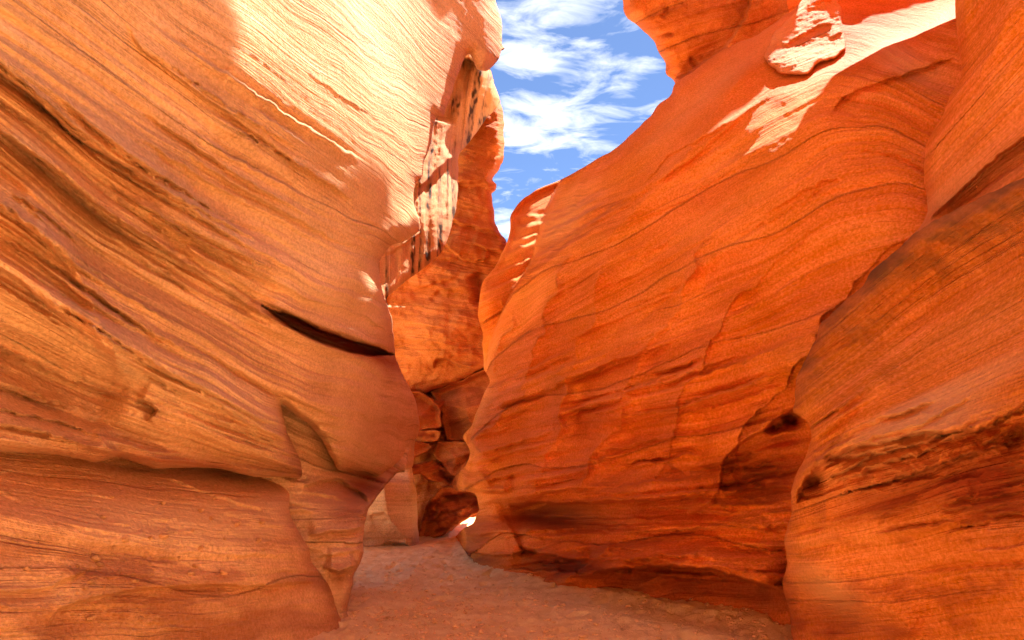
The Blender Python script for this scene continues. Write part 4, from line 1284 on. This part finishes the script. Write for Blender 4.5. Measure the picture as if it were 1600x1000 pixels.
for q, (pl, yy, tilt) in enumerate(BLOCKS):
    P_ = np.array(pl, float); cx, cy = P_.mean(0)
    r_ = np.random.default_rng(50 + q)
    gx, gy = r_.normal(0, 0.006, 2)
    fn = lambda px, py, yy=yy, cx=cx, cy=cy, gx=gx, gy=gy: yy + gx * (px - cx) * 2 + (gy + 0.006) * (py - cy)

    def sc(X, Y, B, q=q, cx=cx, cy=cy):
        d = 0.06 * fbm3(B * 1.3, 3, 20 + q) + 0.03 * fbm3(B * 5, 3, 30 + q)
        r2 = np.random.default_rng(90 + q); f = np.full(X.shape, 1e9)
        for _ in range(6):
            a = r2.uniform(0, 6.28); sl = r2.uniform(0.006, 0.030); o = r2.uniform(0.0, 0.25)
            f = np.minimum(f, o + sl * ((X - cx) * math.cos(a) + (Y - cy) * math.sin(a)))
        d += np.maximum(f, -0.8)
        if q == 6:
            d += stroke(X, Y, 'ledge', [(668, 800), (700, 775), (735, 772), (765, 785)], 0.3, 16, 18, wig=4) + stroke(X, Y, 'ledge', [(660, 826), (690, 800), (720, 795)], 0.25, 14, 16, wig=4)
        return d
    mass('block', [(x, y, 's') for x, y in pl], fn, [(0, [(560, 560), (830, 500)]), (4, [(560, 860), (830, 800)])], (0.9, 0.4), sc,
         lambda X, Y, cb, wb, al, rnd: 0.05 * pn2(cb * 4, al * 0.5, 5), M_BACK, back, w=3, Rr=0.15, T=1.6, seed=12 + q, rough=2.2, step=1.7, grain=0.02,
         stain_shades=lambda X, Y, cb, wb, al, B, q=q: ((0.9 if q in (2, 5, 6) else 0.35) * sstep(-0.2, 0.4, fbm2(X / 20, Y / 12, 3, 70 + q)), 0 * X, 0 * X))

# low rock by the floor, behind the pillar
rock = thing('rock_outcrop', 'low tan rock on the floor just behind the left wall pillar', 'rock', (-2.6, 16.4, 0.0))
J_POLY = [(520, 880, 'o'), (520, 700, 'o'), (636, 716, 's'), (645, 732, 's'), (648, 760, 's'), (652, 790, 's'), (652, 820, 's'), (655, 845, 's'), (652, 862, 's'), (652, 890, 'o')]


def sculptJ(X, Y, B):
    S = lambda *a, **k: stroke(X, Y, *a, **k)
    d = 0.12 * fbm3(B * 0.9, 3, 4)
    d += S('sharp', [(600, 750), (602, 790), (606, 808), (625, 830), (637, 842), (632, 856)], 0.4, 26, 22, wig=3, seed=1, tp=0.05)
    d += S('ledge', [(575, 806), (600, 800), (612, 815)], 0.15, 16, 14, seed=2)
    return d


mass('rock_face', J_POLY, rbf_depth([(560, 720, 15.6), (640, 740, 15.8), (652, 800, 16.0), (655, 850, 16.6), (560, 860, 16.0), (600, 790, 15.4)]), [(0, [(520, 700), (660, 705)]), (2.4, [(520, 860), (660, 860)])], (0.9, 0.4), sculptJ,
     lambda X, Y, cb, wb, al, rnd: 0.06 * pn2(cb * 3, al * 0.3, 5) + 0.03 * pn2(cb * 9, al * 0.4, 7), M_LEFT, rock, w=9, Rr=0.4, T=1.6, seed=25, rough=1.8, step=1.7)


# ------------------------------------------------------------------ ground
def ground_z(x, y):
    z = 0.035 * fbm2(x * 0.6, y * 0.6, 4, 80) + 0.022 * fbm2(x * 2.6, y * 2.6, 4, 84, 0.6)
    ft = pn2(x * 3.6, y * 2.6, 88)
    z = z - 0.045 * sstep(0.28, 0.55, ft) + 0.018 * np.abs(fbm2(x * 6, y * 6, 3, 90)) + 0.010 * sstep(0.35, 0.7, pn2(x * 11, y * 11, 93))
    z = z + 0.9 * sstep(19.5, 30, y) + 0.03 * sstep(17, 19, y)
    # sand banked against the walls
    z = z + 0.10 * np.exp(-np.maximum(planB(y) - x, 0) / 0.22) + 0.08 * np.exp(-np.maximum(x - planI(y) - 0.1, 0) / 0.25)
    return z


def make_sand():
    m = bpy.data.materials.new('canyon_sand'); m.use_nodes = True
    nt = m.node_tree; N, L = nt.nodes.new, nt.links.new
    bs = nt.nodes['Principled BSDF']; bs.inputs['Roughness'].default_value = 0.95; bs.inputs['Specular IOR Level'].default_value = 0.1
    g = N('ShaderNodeNewGeometry')

    def ns(s, d, r=0.6):
        n = N('ShaderNodeTexNoise'); n.inputs['Scale'].default_value = s; n.inputs['Detail'].default_value = d; n.inputs['Roughness'].default_value = r
        L(g.outputs['Position'], n.inputs['Vector']); return n.outputs['Fac']
    r = N('ShaderNodeValToRGB'); e = r.color_ramp.elements
    e[0].position = 0.32; e[0].color = (0.74, 0.42, 0.17, 1); e[1].position = 0.60; e[1].color = (0.97, 0.68, 0.32, 1)
    a = N('ShaderNodeMath'); a.operation = 'MULTIPLY_ADD'; a.inputs[1].default_value = 0.45; L(ns(60, 5, 0.75), a.inputs[0])
    b = N('ShaderNodeMath'); b.operation = 'MULTIPLY'; b.inputs[1].default_value = 0.55; L(ns(2.2, 6), b.inputs[0]); L(b.outputs[0], a.inputs[2])
    L(a.outputs[0], r.inputs[0]); L(r.outputs[0], bs.inputs['Base Color'])
    bp = N('ShaderNodeBump'); bp.inputs['Strength'].default_value = 0.6; bp.inputs['Distance'].default_value = 0.04
    L(ns(26, 8, 0.78), bp.inputs['Height']); L(bp.outputs[0], bs.inputs['Normal'])
    return m


M_SAND = make_sand()


def make_ground():
    ya = np.concatenate([np.arange(-12, 5, 0.4), np.geomspace(5, 26, 520), np.geomspace(27, 400, 30)])
    xa = np.concatenate([-np.geomspace(400, 4, 26), np.linspace(-3.8, 4.5, 330), np.geomspace(5, 400, 26)])
    gx, gy = np.meshgrid(xa, ya)
    gz = ground_z(gx, gy)
    V = np.stack([gx, gy, gz], -1).reshape(-1, 3)
    ny, nx = gx.shape
    i = np.arange(ny * nx).reshape(ny, nx)
    F = np.stack([i[:-1, :-1].ravel(), i[:-1, 1:].ravel(), i[1:, 1:].ravel(), i[1:, :-1].ravel()], -1)
    o = mesh_np('ground', V, F, M_SAND)
    o['kind'] = 'structure'
    return o


ground = make_ground()

# ------------------------------------------------------------------ small stones
from mathutils.bvhtree import BVHTree
dg = bpy.context.evaluated_depsgraph_get()
dg.update()


def pebble_mesh(name, seed, mat, sub=2, flat=0.6):
    import bmesh
    bm = bmesh.new(); bmesh.ops.create_icosphere(bm, subdivisions=sub, radius=1.0)
    r = np.random.default_rng(seed)
    pl = r.normal(size=(7, 3)); pl /= np.linalg.norm(pl, axis=1)[:, None]; off = r.uniform(0.55, 0.85, 7)
    for v in bm.verts:
        p = np.array(v.co)
        for k in range(7):
            q = p @ pl[k]
            if q > off[k]: p = p - pl[k] * (q - off[k]) * 0.9
        p = p * (1 + 0.12 * float(pn3(p * 1.9 + seed)))
        v.co = (p[0], p[1] * 0.85, p[2] * flat)
    me = bpy.data.meshes.new(name); bm.to_mesh(me); bm.free()
    me.materials.append(mat)
    n = len(me.vertices)
    a = me.attributes.new('bedding', 'FLOAT_VECTOR', 'POINT')
    a.data.foreach_set('vector', np.random.default_rng(seed).uniform(0, 5, 3 * n).astype(np.float32) * 0.02 + seed)
    return me


def wall_hit(ob, px, py):
    o = Vector((0, 0, CAM_H)); d = (Vector(at(px, py, 10.0)) - o).normalized()
    inv = ob.matrix_world.inverted()
    ok, loc, nor, _ = ob.ray_cast(inv @ o, (inv.to_3x3() @ d))
    if not ok: return None
    nor = ob.matrix_world.to_3x3() @ nor
    if nor.dot(d) > 0: nor = -nor
    return ob.matrix_world @ loc, nor


NOD = [pebble_mesh('nodule', 200 + k, M_FOOT, 2, 0.7) for k in range(5)]
nod_px = [(253, 787, 8), (312, 799, 9), (334, 779, 7), (408, 816, 10), (370, 820, 10), (330, 811, 9), (160, 809, 9), (174, 777, 8), (194, 845, 10), (254, 839, 13), (234, 841, 8), (146, 874, 14),
          (312, 855, 10), (348, 897, 12), (296, 895, 10), (304, 885, 8), (403, 845, 9), (144, 907, 11), (21, 846, 8), (141, 968, 13), (219, 966, 9), (245, 963, 9), (350, 842, 6), (134, 917, 9),
          (211, 909, 8), (42, 890, 10), (155, 883, 9), (300, 830, 6), (410, 858, 6), (455, 873, 6), (120, 885, 7), (175, 855, 6), (278, 870, 6), (236, 897, 6)]
for k, (px_, py_, sz) in enumerate(nod_px):
    h = wall_hit(WF, px_, py_)
    if h is None: continue
    p, n = h
    o = bpy.data.objects.new('nodule', NOD[k % 5]); C.objects.link(o); o.parent = left
    r_ = sz * 0.55 * p.y / F_PX
    o.location = p - Vector(left.location) + n * r_ * 0.35
    o.scale = (r_ * 1.2, r_ * 1.2, r_ * 1.0)
    o.rotation_euler = (random.uniform(-0.4, 0.4), random.uniform(-0.4, 0.4), random.uniform(0, 6))

M_STONE = rock_mat('floor_stone', (0.90, 0.58, 0.30), (0.80, 0.46, 0.20), (0.60, 0.30, 0.11), line=0.3, spots=0)
STN = [pebble_mesh('stone', 300 + k, M_STONE, 2, 0.45) for k in range(4)]


def on_ground(px_, py_):
    x, y = ground_at(px_, py_)
    for _ in range(3):
        z = float(ground_z(np.array([x]), np.array([y]))[0])
        dx, dz = ray(px_, py_); y = (z - CAM_H) / dz; x = dx * y
    return float(x), float(y), float(z)


stone_list = [(607, 967, 11, 'pale flat stone on the sand beside the foot of the left wall'),
              (657, 990, 12, 'pale stone at the bottom edge of the picture on the sandy floor'),
              (580, 931, 8, 'small pale stone right of the leaning pillar base'),
              (637, 925, 7, 'small stone farther up the sandy floor, left of the middle'),
              (735, 868, 12, 'small flat stone by the far corner of the right wall'),
              (790, 985, 8, 'small stone near the bottom edge, in the middle of the sand')]
for k, (px_, py_, sz, lab) in enumerate(stone_list):
    x, y, z = on_ground(px_, py_)
    o = bpy.data.objects.new('stone', STN[k % 4]); C.objects.link(o)
    r_ = sz * 0.5 * y / F_PX
    o.location = (x, y, z + r_ * 0.2); o.scale = (r_, r_, r_); o.rotation_euler = (0, 0, k * 1.3)
    tag(o, lab, 'stone', 'stones on the canyon floor')


def make_gravel():
    r = np.random.default_rng(77)
    base = pebble_mesh('tmp', 400, M_STONE, 1, 0.6)
    bv = np.array([v.co[:] for v in base.vertices]); bf = np.array([p.vertices[:] for p in base.polygons])
    Vs, Fs, off = [], [], 0
    n = 0
    while n < 2600:
        px_ = r.uniform(545, 1240); py_ = r.uniform(865, 1010)
        dens = 0.25 + 0.75 * math.exp(-((px_ - 650) / 110) ** 2 - ((py_ - 950) / 40) ** 2)
        if r.random() > dens: continue
        x, y = ground_at(px_, py_)
        if y > 17: continue
        z = float(ground_z(np.array([x]), np.array([y]))[0])
        sz = 0.010 + 0.032 * r.random() ** 4
        a = r.uniform(0, 6.28); ca, sa = math.cos(a), math.sin(a)
        v = bv * sz * np.array([r.uniform(0.8, 1.5), 1, r.uniform(0.6, 1.1)])
        v = np.stack([v[:, 0] * ca - v[:, 1] * sa + x, v[:, 0] * sa + v[:, 1] * ca + y, v[:, 2] + z + sz * 0.2], -1)
        Vs.append(v); Fs.append(bf + off); off += len(v); n += 1
    o = mesh_np('gravel', np.concatenate(Vs), np.concatenate(Fs), M_STONE, smooth=False)
    o['kind'] = 'stuff'; o['label'] = 'fine pale gravel scattered over the sandy canyon floor'; o['category'] = 'gravel'
    bpy.data.meshes.remove(base)


make_gravel()
print('TRIS', TRIS)
